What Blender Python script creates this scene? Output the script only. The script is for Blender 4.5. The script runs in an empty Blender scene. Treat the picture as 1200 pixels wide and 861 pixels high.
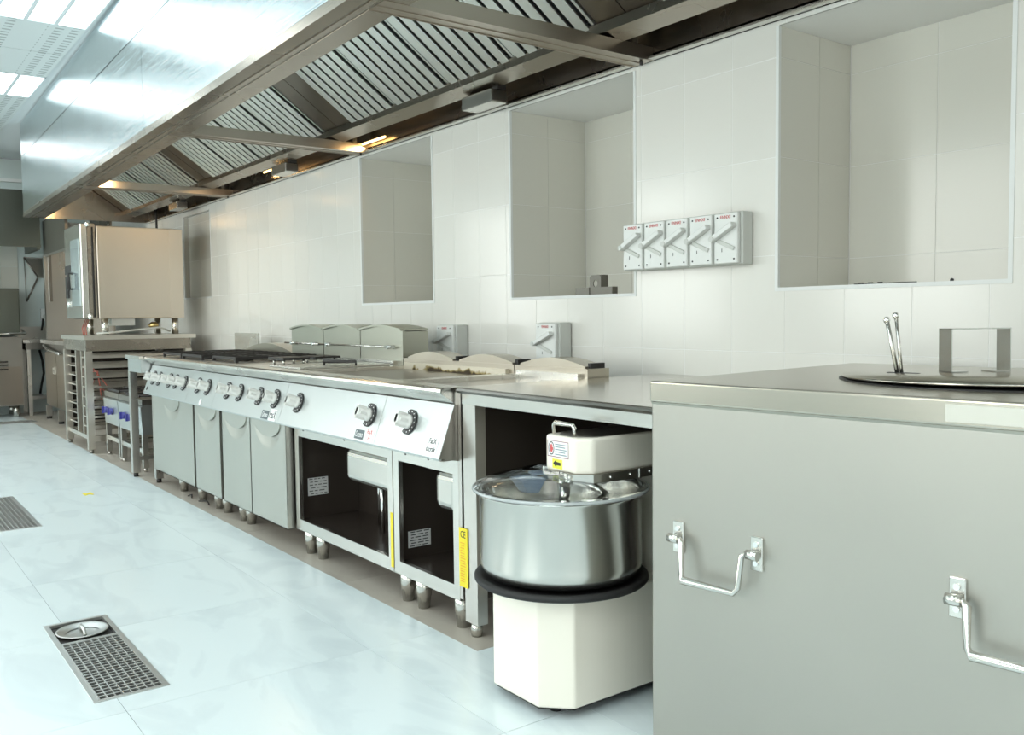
import bpy, bmesh, math, random
from mathutils import Vector, Matrix
random.seed(7)
S = bpy.context.scene
COL = S.collection
PI = math.pi

# ------------------------------------------------------------------ camera
cam_d = bpy.data.cameras.new('camera'); cam = bpy.data.objects.new('camera', cam_d); COL.objects.link(cam)
A_, B_, C_ = 0.64000492, 0.05754299, -0.01164621
def _axes():
    ca, sa, cb, sb, cc, sc = math.cos(A_), math.sin(A_), math.cos(B_), math.sin(B_), math.cos(C_), math.sin(C_)
    P = Matrix(((1, 0, 0), (0, cb, -sb), (0, sb, cb))); R = Matrix(((cc, -sc, 0), (sc, cc, 0), (0, 0, 1)))
    U = R @ P @ Vector((-sa, 0, ca)); V = R @ P @ Vector((ca, 0, sa)); Z = R @ P @ Vector((0, -1, 0))
    return -U, V, Z
_x, _y, _z = _axes()      # world axes in camera coordinates (x right, y down, z forward)
rx = Vector((_x[0], _y[0], _z[0])); up = -Vector((_x[1], _y[1], _z[1])); bk = -Vector((_x[2], _y[2], _z[2]))
m = Matrix((rx, up, bk)).transposed().to_4x4(); m.translation = Vector((0, 0, 1.17))
cam.matrix_world = m
cam_d.sensor_width = 36; cam_d.lens = 1056.6 * 36 / 1200; cam_d.clip_start = .05
S.camera = cam

# ------------------------------------------------------------------ world, lights, exposure
W = bpy.data.worlds.new('world'); S.world = W; W.use_nodes = True
W.node_tree.nodes['Background'].inputs[0].default_value = (.90, .95, 1, 1)
W.node_tree.nodes['Background'].inputs[1].default_value = 0.5
S.view_settings.view_transform = 'Standard'; S.view_settings.look = 'None'
S.view_settings.gamma = 1; S.view_settings.use_curve_mapping = False
S.view_settings.exposure = -1.48
TUBE = 12.0          # emission of the ceiling light cells
WINDOW_W = 105.0    # daylight through each window
def area(name, loc, direction, sx, sy, power, color):
    l = bpy.data.lights.new(name, 'AREA'); l.shape = 'RECTANGLE'; l.size = sx; l.size_y = sy
    l.energy = power; l.color = color
    o = bpy.data.objects.new(name, l); COL.objects.link(o); o.location = loc
    o.rotation_euler = Vector(direction).to_track_quat('-Z', 'Y').to_euler()
    return o
WINX = [-10.6, -7.6, -4.6, -1.6]
for wx in WINX:
    area('window_daylight', (wx, -2.25, 1.75), (0, 1, -.25), 1.5, 1.9, WINDOW_W, (1, .99, .93))
area('right_fill_light', (2.3, -.2, 1.5), (-1, 0.15, -.05), 3.0, 2.4, 120, (1, .99, .94))  # added fill light from the right, brightens the recess cheeks

# ------------------------------------------------------------------ materials
def mat(name, col, rough=.5, metal=0., **k):
    m = bpy.data.materials.new(name); m.use_nodes = True
    nt = m.node_tree; b = nt.nodes['Principled BSDF']
    b.inputs['Base Color'].default_value = (*col, 1); b.inputs['Roughness'].default_value = rough
    b.inputs['Metallic'].default_value = metal
    if 'spec' in k: b.inputs['Specular IOR Level'].default_value = k['spec']
    if 'trans' in k: b.inputs['Transmission Weight'].default_value = k['trans']; b.inputs['IOR'].default_value = k.get('ior', 1.45)
    if 'coat' in k: b.inputs['Coat Weight'].default_value = k['coat']; b.inputs['Coat Roughness'].default_value = .06
    if 'emit' in k: b.inputs['Emission Color'].default_value = (*k['emit'][:3], 1); b.inputs['Emission Strength'].default_value = k['emit'][3]
    return m
def N(m, t, **k):
    n = m.node_tree.nodes.new(t)
    for a, v in k.items(): setattr(n, a, v)
    return n
def L(m, a, b): m.node_tree.links.new(a, b)
def steel(name, col, rough, scale=(3, 3, 220), bump=.04, blot=.06, rvar=.03):
    """brushed sheet steel: fine grain stretched along one axis, broad cloudy smears"""
    m = mat(name, col, rough, 1.); b = m.node_tree.nodes['Principled BSDF']
    g = N(m, 'ShaderNodeNewGeometry'); mp = N(m, 'ShaderNodeMapping'); mp.inputs['Scale'].default_value = scale
    L(m, g.outputs['Position'], mp.inputs['Vector'])
    n1 = N(m, 'ShaderNodeTexNoise'); n1.inputs['Scale'].default_value = 1; n1.inputs['Detail'].default_value = 3
    L(m, mp.outputs[0], n1.inputs['Vector'])
    n2 = N(m, 'ShaderNodeTexNoise'); n2.inputs['Scale'].default_value = 2.6; n2.inputs['Detail'].default_value = 4
    L(m, g.outputs['Position'], n2.inputs['Vector'])
    r = N(m, 'ShaderNodeMapRange'); r.inputs['To Min'].default_value = rough - rvar; r.inputs['To Max'].default_value = rough + rvar
    L(m, n2.outputs['Fac'], r.inputs['Value']); L(m, r.outputs[0], b.inputs['Roughness'])
    mx = N(m, 'ShaderNodeMix', data_type='RGBA'); mx.inputs['A'].default_value = (*[c * (1 - blot) for c in col], 1)
    mx.inputs['B'].default_value = (*[min(1, c * (1 + blot)) for c in col], 1)
    L(m, n2.outputs['Fac'], mx.inputs['Factor']); L(m, mx.outputs['Result'], b.inputs['Base Color'])
    bp = N(m, 'ShaderNodeBump'); bp.inputs['Strength'].default_value = bump; bp.inputs['Distance'].default_value = .002
    L(m, n1.outputs['Fac'], bp.inputs['Height']); L(m, bp.outputs[0], b.inputs['Normal'])
    return m
M = {}
M['steel'] = steel('brushed_steel', (.66, .65, .61), .27)
M['steel_v'] = steel('brushed_steel_upright', (.64, .62, .58), .28, (220, 220, 3))
M['steel_bright'] = steel('bright_sheet_steel', (.68, .67, .63), .24, (2, 2, 160), .03, .06)
M['panel'] = steel('control_panel_steel', (.60, .635, .63), .34, (3, 3, 200), .03, .05)
M['door'] = steel('door_steel', (.55, .55, .505), .36, (3, 3, 200), .03, .05)
M['kettle'] = steel('kettle_steel', (.42, .41, .37), .46, (180, 180, 2), .03, .06)
M['ktop'] = steel('kettle_top_steel', (.46, .435, .375), .26, (3, 160, 160), .03, .05)
M['fascia'] = steel('hood_fascia_steel', (.56, .63, .65), .21, (1.5, 1.5, 300), .4, .03, .04)
M['hood'] = steel('hood_inner_steel', (.40, .355, .30), .27, (3, 3, 200), .05, .07)
M['hood_dark'] = steel('hood_plain_panel_steel', (.30, .26, .22), .3, (200, 3, 3), .05, .07)
M['baffle'] = steel('baffle_steel', (.92, .91, .85), .42, (200, 3, 3), .05, .10)
M['dark_steel'] = steel('dim_steel', (.30, .28, .25), .33, (200, 200, 3), .04, .10)
M['oven'] = steel('oven_steel_warm_lit', (.66, .59, .50), .33, (200, 200, 3), .03, .04)  # warm light reflected by the oven sides is put into this colour
M['stand'] = steel('stand_steel', (.72, .68, .61), .3)
M['splash'] = steel('splash_guard_steel', (.47, .47, .40), .34, (3, 3, 200), .03, .05)
M['flue'] = steel('flue_steel', (.47, .43, .36), .3)
M['crossbar'] = steel('crossbar_steel', (.48, .43, .37), .3)
M['far_dark'] = steel('far_dark_steel', (.15, .16, .135), .35)
M['bracket'] = mat('dull_bracket_metal', (.20, .19, .165), .5, .6)
M['galv'] = mat('drain_metal', (.62, .63, .61), .38, 1)
M['chrome'] = mat('chrome', (.82, .82, .80), .12, 1)
M['polish'] = mat('polished_tube', (.64, .63, .59), .22, 1)
M['black'] = mat('black_plastic', (.02, .02, .02), .4)
M['iron'] = mat('black_cast_iron', (.025, .022, .02), .55)
M['rubber'] = mat('black_rubber', (.015, .015, .015), .6)
M['void'] = mat('dark_cavity', (.012, .011, .010), .5)
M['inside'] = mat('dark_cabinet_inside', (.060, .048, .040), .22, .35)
M['table_steel'] = steel('table_steel', (.46, .44, .39), .17)
M['nosing'] = mat('edge_dark_reflection', (.20, .19, .17), .3, 1)  # dark reflection on the rounded table edge, painted as the metal's colour
M['cream'] = mat('cream_enamel', (.90, .86, .75), .28, coat=.4)
M['white_plastic'] = mat('white_plastic', (.78, .80, .77), .38)
M['grey_plastic'] = mat('grey_plastic', (.62, .64, .60), .45)
M['knob'] = mat('white_knob', (.70, .70, .66), .3, coat=.3)
M['blue'] = mat('blue_knob', (.05, .05, .27), .3)
M['yellow'] = mat('yellow_label', (.82, .68, .03), .45)
M['yellow_b'] = mat('yellow_green_label', (.85, .88, .08), .45)
M['paper'] = mat('paper_label', (.62, .62, .60), .6)
M['paper_w'] = mat('white_label', (.88, .89, .88), .5)
M['ink'] = mat('ink', (.03, .03, .03), .6)
M['ink_g'] = mat('grey_ink', (.25, .32, .34), .6)
M['red'] = mat('red_ink', (.65, .10, .10), .5)
M['label_dark'] = mat('dark_label', (.09, .12, .13), .4)
M['clear'] = mat('clear_lid', (.95, .97, .97), .04, 0, trans=1.0, ior=1.2)
M['hopper'] = mat('hopper_plastic', (.62, .72, .84), .15, 0, trans=.55, ior=1.3)
M['grey_white'] = mat('painted_white', (.80, .82, .80), .5)
M['recess_paint'] = mat('recess_paint', (.78, .78, .72), .45)
M['far_wall'] = mat('far_wall_paint', (.62, .70, .68), .45)
M['brass'] = mat('brass', (.65, .50, .22), .3, 1)
M['orange'] = mat('red_hose', (.55, .16, .12), .5)
M['cell'] = mat('light_cell', (1, 1, 1), .5, emit=(.88, .97, 1, TUBE))
M['light_frame'] = mat('light_frame', (.70, .76, .78), .4)
M['lamp_glow'] = mat('warm_lamp', (1, .9, .7), .5, emit=(1, .66, .24, 14))
M['window_glow'] = mat('window_daylight_pane', (1, 1, 1), .5, emit=(.82, .93, 1, 3))
M['brown_stain'] = None

def tile_mat(name, base, rough, vein=None, vary=.03, coat=0.):
    m = mat(name, base, rough); b = m.node_tree.nodes['Principled BSDF']
    oi = N(m, 'ShaderNodeObjectInfo'); g = N(m, 'ShaderNodeNewGeometry')
    hs = N(m, 'ShaderNodeHueSaturation'); r = N(m, 'ShaderNodeMapRange')
    r.inputs['To Min'].default_value = 1 - vary; r.inputs['To Max'].default_value = 1 + vary
    L(m, oi.outputs['Random'], r.inputs['Value']); L(m, r.outputs[0], hs.inputs['Value'])
    hs.inputs['Color'].default_value = (*base, 1)
    if vein:
        ad = N(m, 'ShaderNodeVectorMath', operation='MULTIPLY_ADD'); cmb = N(m, 'ShaderNodeCombineXYZ')
        L(m, oi.outputs['Random'], cmb.inputs[0]); L(m, oi.outputs['Random'], cmb.inputs[1])
        L(m, cmb.outputs[0], ad.inputs[0]); ad.inputs[1].default_value = (37, 53, 0); L(m, g.outputs['Position'], ad.inputs[2])
        mp = N(m, 'ShaderNodeMapping'); mp.inputs['Scale'].default_value = (1, 2.6, 1); mp.inputs['Rotation'].default_value = (0, 0, .5)
        L(m, ad.outputs[0], mp.inputs['Vector'])
        n = N(m, 'ShaderNodeTexNoise'); n.inputs['Scale'].default_value = 1.5; n.inputs['Detail'].default_value = 7; n.inputs['Distortion'].default_value = 1.6
        L(m, mp.outputs[0], n.inputs['Vector'])
        cr = N(m, 'ShaderNodeValToRGB'); e = cr.color_ramp.elements
        e[0].position = .30; e[0].color = (*vein, 1); e[1].position = .62; e[1].color = (*base, 1)
        x = e.new(.46); x.color = (*[.35 * v + .65 * c for v, c in zip(vein, base)], 1)
        y = e.new(.50); y.color = (*base, 1)
        L(m, n.outputs['Fac'], cr.inputs[0]); L(m, cr.outputs[0], hs.inputs['Color'])
    L(m, hs.outputs[0], b.inputs['Base Color'])
    if coat: b.inputs['Coat Weight'].default_value = coat
    return m
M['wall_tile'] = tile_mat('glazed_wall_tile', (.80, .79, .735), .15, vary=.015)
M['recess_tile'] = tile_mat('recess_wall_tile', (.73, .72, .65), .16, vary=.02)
M['grout'] = mat('white_grout', (.88, .88, .85), .6)
M['marble'] = tile_mat('marble_floor_tile', (.775, .87, .885), .24, vein=(.69, .78, .805), vary=.006)
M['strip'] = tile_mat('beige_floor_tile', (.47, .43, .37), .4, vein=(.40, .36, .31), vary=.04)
M['floor_grout'] = mat('floor_grout', (.80, .86, .86), .6)
M['far_tile'] = tile_mat('far_wall_tile', (.60, .62, .56), .25, vary=.03)

def perforated():
    m = mat('perforated_ceiling', (.62, .68, .68), .45); b = m.node_tree.nodes['Principled BSDF']
    tc = N(m, 'ShaderNodeTexCoord'); sp = N(m, 'ShaderNodeSeparateXYZ'); L(m, tc.outputs['Object'], sp.inputs[0])
    def mth(op, a, v=None, c=None):
        n = N(m, 'ShaderNodeMath', operation=op)
        if isinstance(a, float): n.inputs[0].default_value = a
        else: L(m, a, n.inputs[0])
        if v is not None:
            if isinstance(v, float): n.inputs[1].default_value = v
            else: L(m, v, n.inputs[1])
        return n.outputs[0]
    fx = mth('FRACT', mth('MULTIPLY', sp.outputs[0], 14.0)); fy = mth('FRACT', mth('MULTIPLY', sp.outputs[1], 10.0))
    a = mth('LESS_THAN', fx, .38); c = mth('LESS_THAN', fy, .55)
    by = mth('FRACT', mth('MULTIPLY', sp.outputs[1], 2.7)); band = mth('GREATER_THAN', by, .4)
    k = mth('MULTIPLY', mth('MULTIPLY', a, c), band)
    mx = N(m, 'ShaderNodeMix', data_type='RGBA'); mx.inputs['A'].default_value = (.66, .72, .72, 1); mx.inputs['B'].default_value = (.36, .40, .40, 1)
    L(m, k, mx.inputs['Factor']); L(m, mx.outputs['Result'], b.inputs['Base Color'])
    return m
M['ceiling'] = perforated()
def griddle():
    m = steel('griddle_plate', (.16, .13, .10), .3, (3, 90, 90), .06, .3); b = m.node_tree.nodes['Principled BSDF']
    return m
M['griddle'] = griddle()
M['griddle_light'] = steel('polished_griddle_plate', (.40, .36, .31), .25, (3, 90, 90), .05, .1)
def stained():
    m = mat('stained_steel', (.6, .57, .48), .35, .8); b = m.node_tree.nodes['Principled BSDF']
    g = N(m, 'ShaderNodeNewGeometry'); n = N(m, 'ShaderNodeTexNoise'); n.inputs['Scale'].default_value = 9; n.inputs['Detail'].default_value = 6
    n.inputs['Scale'].default_value = 14
    L(m, g.outputs['Position'], n.inputs['Vector']); cr = N(m, 'ShaderNodeValToRGB'); e = cr.color_ramp.elements
    sp = N(m, 'ShaderNodeSeparateXYZ'); L(m, g.outputs['Position'], sp.inputs[0]); ma = N(m, 'ShaderNodeMath', operation='MULTIPLY_ADD')
    L(m, sp.outputs[2], ma.inputs[0]); ma.inputs[1].default_value = 9; ma.inputs[2].default_value = -.901 * 9
    ad = N(m, 'ShaderNodeMath', operation='ADD'); L(m, ma.outputs[0], ad.inputs[0]); L(m, n.outputs['Fac'], ad.inputs[1]); NOISE = ad
    e[0].position = .42; e[0].color = (.05, .035, .02, 1); e[1].position = .58; e[1].color = (.62, .58, .48, 1)
    x = e.new(.5); x.color = (.30, .24, .10, 1)
    L(m, NOISE.outputs[0], cr.inputs[0]); L(m, cr.outputs[0], b.inputs['Base Color']); return m
M['stain'] = stained()

# ------------------------------------------------------------------ geometry helpers
WO = {}      # world origin of each parent
class MB:
    def __init__(s): s.b = bmesh.new()
    def _merge(s, fn, sm=False):
        n0 = len(s.b.faces); fn()
        s.b.faces.ensure_lookup_table()
        if sm:
            for f in s.b.faces[n0:]: f.smooth = True
    def box(s, x0, x1, y0, y1, z0, z1):
        v = [s.b.verts.new((x, y, z)) for z in (z0, z1) for y in (y0, y1) for x in (x0, x1)]
        for q in ((0, 2, 3, 1), (4, 5, 7, 6), (0, 1, 5, 4), (2, 6, 7, 3), (0, 4, 6, 2), (1, 3, 7, 5)): s.b.faces.new([v[i] for i in q])
        return s
    def poly(s, pts):
        s.b.faces.new([s.b.verts.new(p) for p in pts]); return s
    def prism(s, pts, axis, a, b_):
        """pts: 2D outline. axis 'x': pts=(y,z); 'y': (x,z); 'z': (x,y)"""
        def P(p, t): return (t, p[0], p[1]) if axis == 'x' else (p[0], t, p[1]) if axis == 'y' else (p[0], p[1], t)
        A = [s.b.verts.new(P(p, a)) for p in pts]; B = [s.b.verts.new(P(p, b_)) for p in pts]; n = len(pts)
        s.b.faces.new(A); s.b.faces.new(B[::-1])
        for i in range(n): s.b.faces.new((A[i], B[i], B[(i + 1) % n], A[(i + 1) % n]))
        return s
    def cyl(s, p0, p1, r, n=12, r1=None, caps=True):
        return s.tube([p0, p1], r, n, caps=caps, rads=[r, r if r1 is None else r1])
    def tube(s, path, r, n=10, caps=True, rads=None, closed=False):
        P = [Vector(p) for p in path]; rings = []; K = len(P)
        prev = None
        for i, p in enumerate(P):
            a = P[(i + 1) % K] if (i < K - 1 or closed) else p; c = P[i - 1] if (i > 0 or closed) else p
            t = (a - c).normalized()
            if prev is None:
                prev = Vector((0, 0, 1)) if abs(t.z) < .9 else Vector((1, 0, 0))
            u = t.cross(prev).normalized(); w = u.cross(t).normalized(); prev = w
            R = rads[i] if rads else r
            sc = 1.0
            if 0 < i < K - 1 or closed:
                d1 = (p - c).normalized(); ang = d1.dot(t); sc = 1 / max(.6, ang)
            rings.append([s.b.verts.new(p + (u * math.cos(2 * PI * k / n) + w * math.sin(2 * PI * k / n)) * R * sc) for k in range(n)])
        m_ = K if closed else K - 1
        for i in range(m_):
            A, B = rings[i], rings[(i + 1) % K]
            for k in range(n):
                f = s.b.faces.new((A[k], A[(k + 1) % n], B[(k + 1) % n], B[k])); f.smooth = True
        if caps and not closed:
            s.b.faces.new(rings[0][::-1]); s.b.faces.new(rings[-1])
        return s
    def lathe(s, prof, c, n=48, closed=False):
        """prof: (r,z) pairs about the vertical axis at c=(x,y)"""
        rings = []
        for r, z in prof:
            if r < 1e-5: rings.append([s.b.verts.new((c[0], c[1], z))])
            else: rings.append([s.b.verts.new((c[0] + r * math.cos(2 * PI * k / n), c[1] + r * math.sin(2 * PI * k / n), z)) for k in range(n)])
        for A, B in zip(rings, rings[1:] + ([rings[0]] if closed else [])):
            for k in range(n):
                q = [A[k % len(A)], A[(k + 1) % len(A)], B[(k + 1) % len(B)], B[k % len(B)]]
                q2 = []
                for v in q:
                    if v not in q2: q2.append(v)
                if len(q2) > 2:
                    f = s.b.faces.new(q2); f.smooth = True
        return s
    def grid(s, fn, nu, nv, sm=True):
        V = [[s.b.verts.new(fn(i / nu, j / nv)) for i in range(nu + 1)] for j in range(nv + 1)]
        for j in range(nv):
            for i in range(nu):
                f = s.b.faces.new((V[j][i], V[j][i + 1], V[j + 1][i + 1], V[j + 1][i])); f.smooth = sm
        return s
    def bevel(s, w, seg=2, ang=.5):
        bmesh.ops.remove_doubles(s.b, verts=s.b.verts, dist=1e-6)
        es = [e for e in s.b.edges if len(e.link_faces) == 2 and e.calc_face_angle(0) > ang]
        bmesh.ops.bevel(s.b, geom=es, offset=w, segments=seg, affect='EDGES', profile=.5, clamp_overlap=True)
        return s
    def build(s, name, m, parent=None, label=None, kind=None, local=False, double=False):
        bmesh.ops.recalc_face_normals(s.b, faces=s.b.faces)
        o0 = Vector(WO.get(parent.name, (0, 0, 0))) if (parent is not None and not local) else Vector((0, 0, 0))
        if o0.length > 0: bmesh.ops.translate(s.b, verts=s.b.verts, vec=-o0)
        me = bpy.data.meshes.new(name); s.b.to_mesh(me); s.b.free()
        o = bpy.data.objects.new(name, me); COL.objects.link(o)
        for mm in (m if isinstance(m, (list, tuple)) else [m]): me.materials.append(mm)
        if parent is not None: o.parent = parent
        WO[o.name] = tuple(o0)
        if label: o['label'] = label
        if kind: o['kind'] = kind
        return o
def thing(name, label, cat, loc=(0, 0, 0), rz=0, group=None):
    o = bpy.data.objects.new(name, None); COL.objects.link(o); o.location = loc; o.rotation_euler = (0, 0, rz)
    o['label'] = label; o['category'] = cat; o.empty_display_size = .05
    if group: o['group'] = group
    WO[o.name] = tuple(loc); return o
def tag(o, label, cat, group=None):
    o['label'] = label; o['category'] = cat
    if group: o['group'] = group
    return o
def copy_tree(o, parent=None):
    c = o.copy(); COL.objects.link(c); c.parent = parent
    for ch in list(o.children): copy_tree(ch, c)
    return c
def share(src, name, parent, off, rot=None):
    """another part with the same mesh"""
    o = bpy.data.objects.new(name, src.data); COL.objects.link(o); o.parent = parent
    o.location = off
    if rot: o.rotation_euler = rot
    return o
def text(name, body, size, m, parent, loc, rot, sx=1.0, ext=.0004):
    c = bpy.data.curves.new(name, 'FONT'); c.body = body; c.size = size; c.extrude = ext; c.align_x = 'CENTER'; c.align_y = 'CENTER'
    c.resolution_u = 2
    f = bpy.data.objects.new('font_source', c); COL.objects.link(f)
    bpy.context.view_layer.update()
    me = bpy.data.meshes.new_from_object(f.evaluated_get(bpy.context.evaluated_depsgraph_get()))
    bpy.data.objects.remove(f); bpy.data.curves.remove(c)
    o = bpy.data.objects.new(name, me); COL.objects.link(o); me.materials.clear(); me.materials.append(m)
    WO[o.name] = (0, 0, 0)
    o.parent = parent; o.location = Vector(loc) - Vector(WO.get(parent.name, (0, 0, 0))); o.rotation_euler = rot; o.scale = (sx, 1, 1)
    return o

# ================================================================== ROOM
XF, XN, YW, YO, ZC = -12.95, 2.6, 2.85, -2.4, 3.2     # far wall, near wall, back wall, opposite wall, ceiling
YS = 1.74                                               # where marble ends and the beige strip starts
# ---- floor and its tiles (with openings for the drains)
DR = [(-3.80, -2.93, .575, .80), (-6.80, -5.69, .655, .88), (-11.95, -11.66, .9, 1.80)]
fl = MB(); fl.box(XF, XN, YO, YW + .5, -.10, -.011)
floor = fl.build('floor', M['floor_grout']); floor['kind'] = 'structure'
def cut(rects, holes):
    for h in holes:
        out = []
        for r in rects:
            x0, x1, y0, y1 = r; a0, a1 = max(x0, h[0]), min(x1, h[1]); b0, b1 = max(y0, h[2]), min(y1, h[3])
            if a0 >= a1 or b0 >= b1: out.append(r); continue
            if x0 < a0: out.append((x0, a0, y0, y1))
            if a1 < x1: out.append((a1, x1, y0, y1))
            if y0 < b0: out.append((a0, a1, y0, b0))
            if b1 < y1: out.append((a0, a1, b1, y1))
        rects = out
    return rects
T = .81; proto_tile = None
def floor_tiles(x_edges, y_edges, m_):
    global proto_tile
    protos = {}
    for x0, x1 in zip(x_edges, x_edges[1:]):
        for y0, y1 in zip(y_edges, y_edges[1:]):
            g = .0007; r = (x0 + g, x1 - g, y0 + g, y1 - g); pieces = cut([r], DR)
            if pieces == [r]:
                k = (round(x1 - x0, 3), round(y1 - y0, 3))
                if k not in protos:
                    w, d = (x1 - x0) / 2 - g, (y1 - y0) / 2 - g
                    protos[k] = MB().box(-w, w, -d, d, -.010, 0).build('tile', m_, floor, local=True)
                    o = protos[k]
                else: o = share(protos[k], 'tile', floor, (0, 0, 0))
                o.location = ((x0 + x1) / 2, (y0 + y1) / 2, random.uniform(-.0003, .0003))
            elif pieces:
                b = MB()
                for p in pieces: b.box(p[0], p[1], p[2], p[3], -.010, 0)
                b.build('tile', m_, floor, local=True)
xe = [-2.81 + T * k for k in range(-12, 7)]; xe = [XF] + [x for x in xe if XF + .05 < x < XN - .05] + [XN]
ye = [YO, -2.0 + .21, -.98, -.17, .64, 1.45, YS]
floor_tiles(xe, ye, M['marble'])
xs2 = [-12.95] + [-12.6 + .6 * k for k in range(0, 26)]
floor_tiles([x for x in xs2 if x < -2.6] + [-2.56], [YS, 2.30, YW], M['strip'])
floor_tiles([-2.56] + [x for x in xe if x > -2.5], [YS, 2.26, YW], M['marble'])

# ---- back wall with its recesses
REC = [(-2.14, -1.30, 1.262, 2.235), (-3.82, -2.905, 1.262, 2.235), (-5.51, -4.60, 1.262, 2.235), (-9.40, -8.58, 1.385, 2.20)]
RDS = {-2.14: .46, -3.82: .52, -5.51: .58, -9.40: .05}
def rects_wall(x0, x1, z0, z1, holes): return cut([(x0, x1, z0, z1)], [(h[0], h[1], h[2], h[3]) for h in holes])
wb = MB()
for r in rects_wall(XF, XN, 0, ZC, REC): wb.box(r[0], r[1], YW + .0012, YW + .6, r[2], r[3])
for h in REC: wb.box(h[0], h[1], YW + RDS[h[0]], YW + .6, h[2], h[3])
wall_back = wb.build('wall_back', M['grout']); wall_back['kind'] = 'structure'
tw, th = .251, .367
zb = [0, .285, .652, 1.019, 1.386, 1.753, 2.12, 2.487]
xcols = [-2.61 + tw * k for k in range(-41, 13)]
pt = MB().box(-tw / 2 + .0015, tw / 2 - .0015, -.004, .003, -th / 2 + .0015, th / 2 - .0015).bevel(.0008, 1).build('tile', M['wall_tile'], wall_back, local=True)
first = True; rest = MB()
for xi in xcols:
    for z0, z1 in zip(zb, zb[1:]):
        x0, x1 = xi, xi + tw
        if x0 < XF: continue
        r = (x0 + .0015, x1 - .0015, z0 + .0015, z1 - .0015)
        pc = cut([r], REC)
        single = z0 > .6 and x0 > -10.3 and x1 < -.3 and z1 < 2.5
        if not pc: continue
        if not single:
            for p in pc: rest.box(p[0], p[1], YW, YW + .007, p[2], p[3])
        elif pc == [r] and abs(z1 - z0 - th) < .01:
            o = pt if first else share(pt, 'tile', wall_back, (0, 0, 0)); first = False
            o.location = ((x0 + x1) / 2, YW + .004, (z0 + z1) / 2)
            o.rotation_euler = (random.gauss(0, .0010), 0, random.gauss(0, .0012))
        else:
            b = MB()
            for p in pc:
                if p[1] - p[0] > .004 and p[3] - p[2] > .004: b.box(p[0], p[1], YW, YW + .007, p[2], p[3])
            b.build('tile', M['wall_tile'], wall_back, local=True)
rest.build('tile_field', M['wall_tile'], wall_back, kind='stuff', local=True)
# tiles lining each recess
for hi, h in enumerate(REC):
    RD = RDS[h[0]]
    x = h[0]
    zz = [h[2], 1.386, 1.753, 2.12, h[3]] if h[2] < 1.386 else [h[2], 1.753, 2.12, h[3]]
    xx = [h[0] + .004]
    while xx[-1] + .36 < h[1]: xx.append(xx[-1] + .36)
    xx.append(h[1] - .004)
    for a, b_ in zip(xx, xx[1:]):
        for z0, z1 in zip(zz, zz[1:]):
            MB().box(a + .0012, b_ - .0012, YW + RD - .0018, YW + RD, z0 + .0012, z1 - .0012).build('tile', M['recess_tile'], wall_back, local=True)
    yy = [YW + .0085, YW + .25, YW + RD - .002] if RD > .3 else [YW + .0085, YW + RD - .002]
    for sx in (h[0], h[1] - .0018):
        for a, b_ in zip(yy, yy[1:]):
            for z0, z1 in zip(zz, zz[1:]):
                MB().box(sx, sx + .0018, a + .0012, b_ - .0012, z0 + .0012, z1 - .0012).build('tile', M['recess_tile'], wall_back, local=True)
for h in REC:
    t = MB(); e = .012
    for (a, b_, c, d) in ((h[0] - e, h[0] + .002, h[2] - e, h[3]), (h[1] - .002, h[1] + e, h[2] - e, h[3]), (h[0] + .002, h[1] - .002, h[2] - e, h[2] + .002)):
        t.box(a, b_, YW - .003, YW + .010, c, d)
    t.build('trim_1' if h is REC[0] else 'trim_%d' % (REC.index(h) + 1), M['grey_white'])['kind'] = 'structure'

# ---- other walls
def struct(name, mb, m_):
    o = mb.build(name, m_); o['kind'] = 'structure'; return o
struct('wall_left', MB().box(XF - .15, XF, YO - .1, YW + .6, 0, ZC), M['far_wall'])
struct('wall_right', MB().box(XN, XN + .15, YO - .1, -1.6, 0, ZC).box(XN, XN + .15, 1.4, YW + .6, 0, ZC).box(XN, XN + .15, -1.6, 1.4, 2.6, ZC), M['grey_white'])
holes = [(wx - .8, wx + .8, .95, 2.95) for wx in WINX]
wf = MB()
for r in rects_wall(XF, XN, 0, ZC, holes): wf.box(r[0], r[1], YO - .15, YO, r[2], r[3])
struct('wall_front', wf, M['grey_white'])
for i, wx in enumerate(WINX):
    f = MB()
    for a, b_, c, d in ((wx - .8, wx - .74, .95, 2.95), (wx + .74, wx + .8, .95, 2.95), (wx - .74, wx + .74, .95, 1.01), (wx - .74, wx + .74, 2.89, 2.95), (wx - .02, wx + .02, 1.01, 2.89), (wx - .74, wx + .74, 2.2, 2.24)):
        f.box(a, b_, YO - .10, YO - .05, c, d)
    w = struct('window_%d' % (i + 1), f, M['grey_white'])
    MB().box(wx - .74, wx + .74, YO - .09, YO - .085, 1.01, 2.89).build('pane', M['window_glow'], w)

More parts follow.
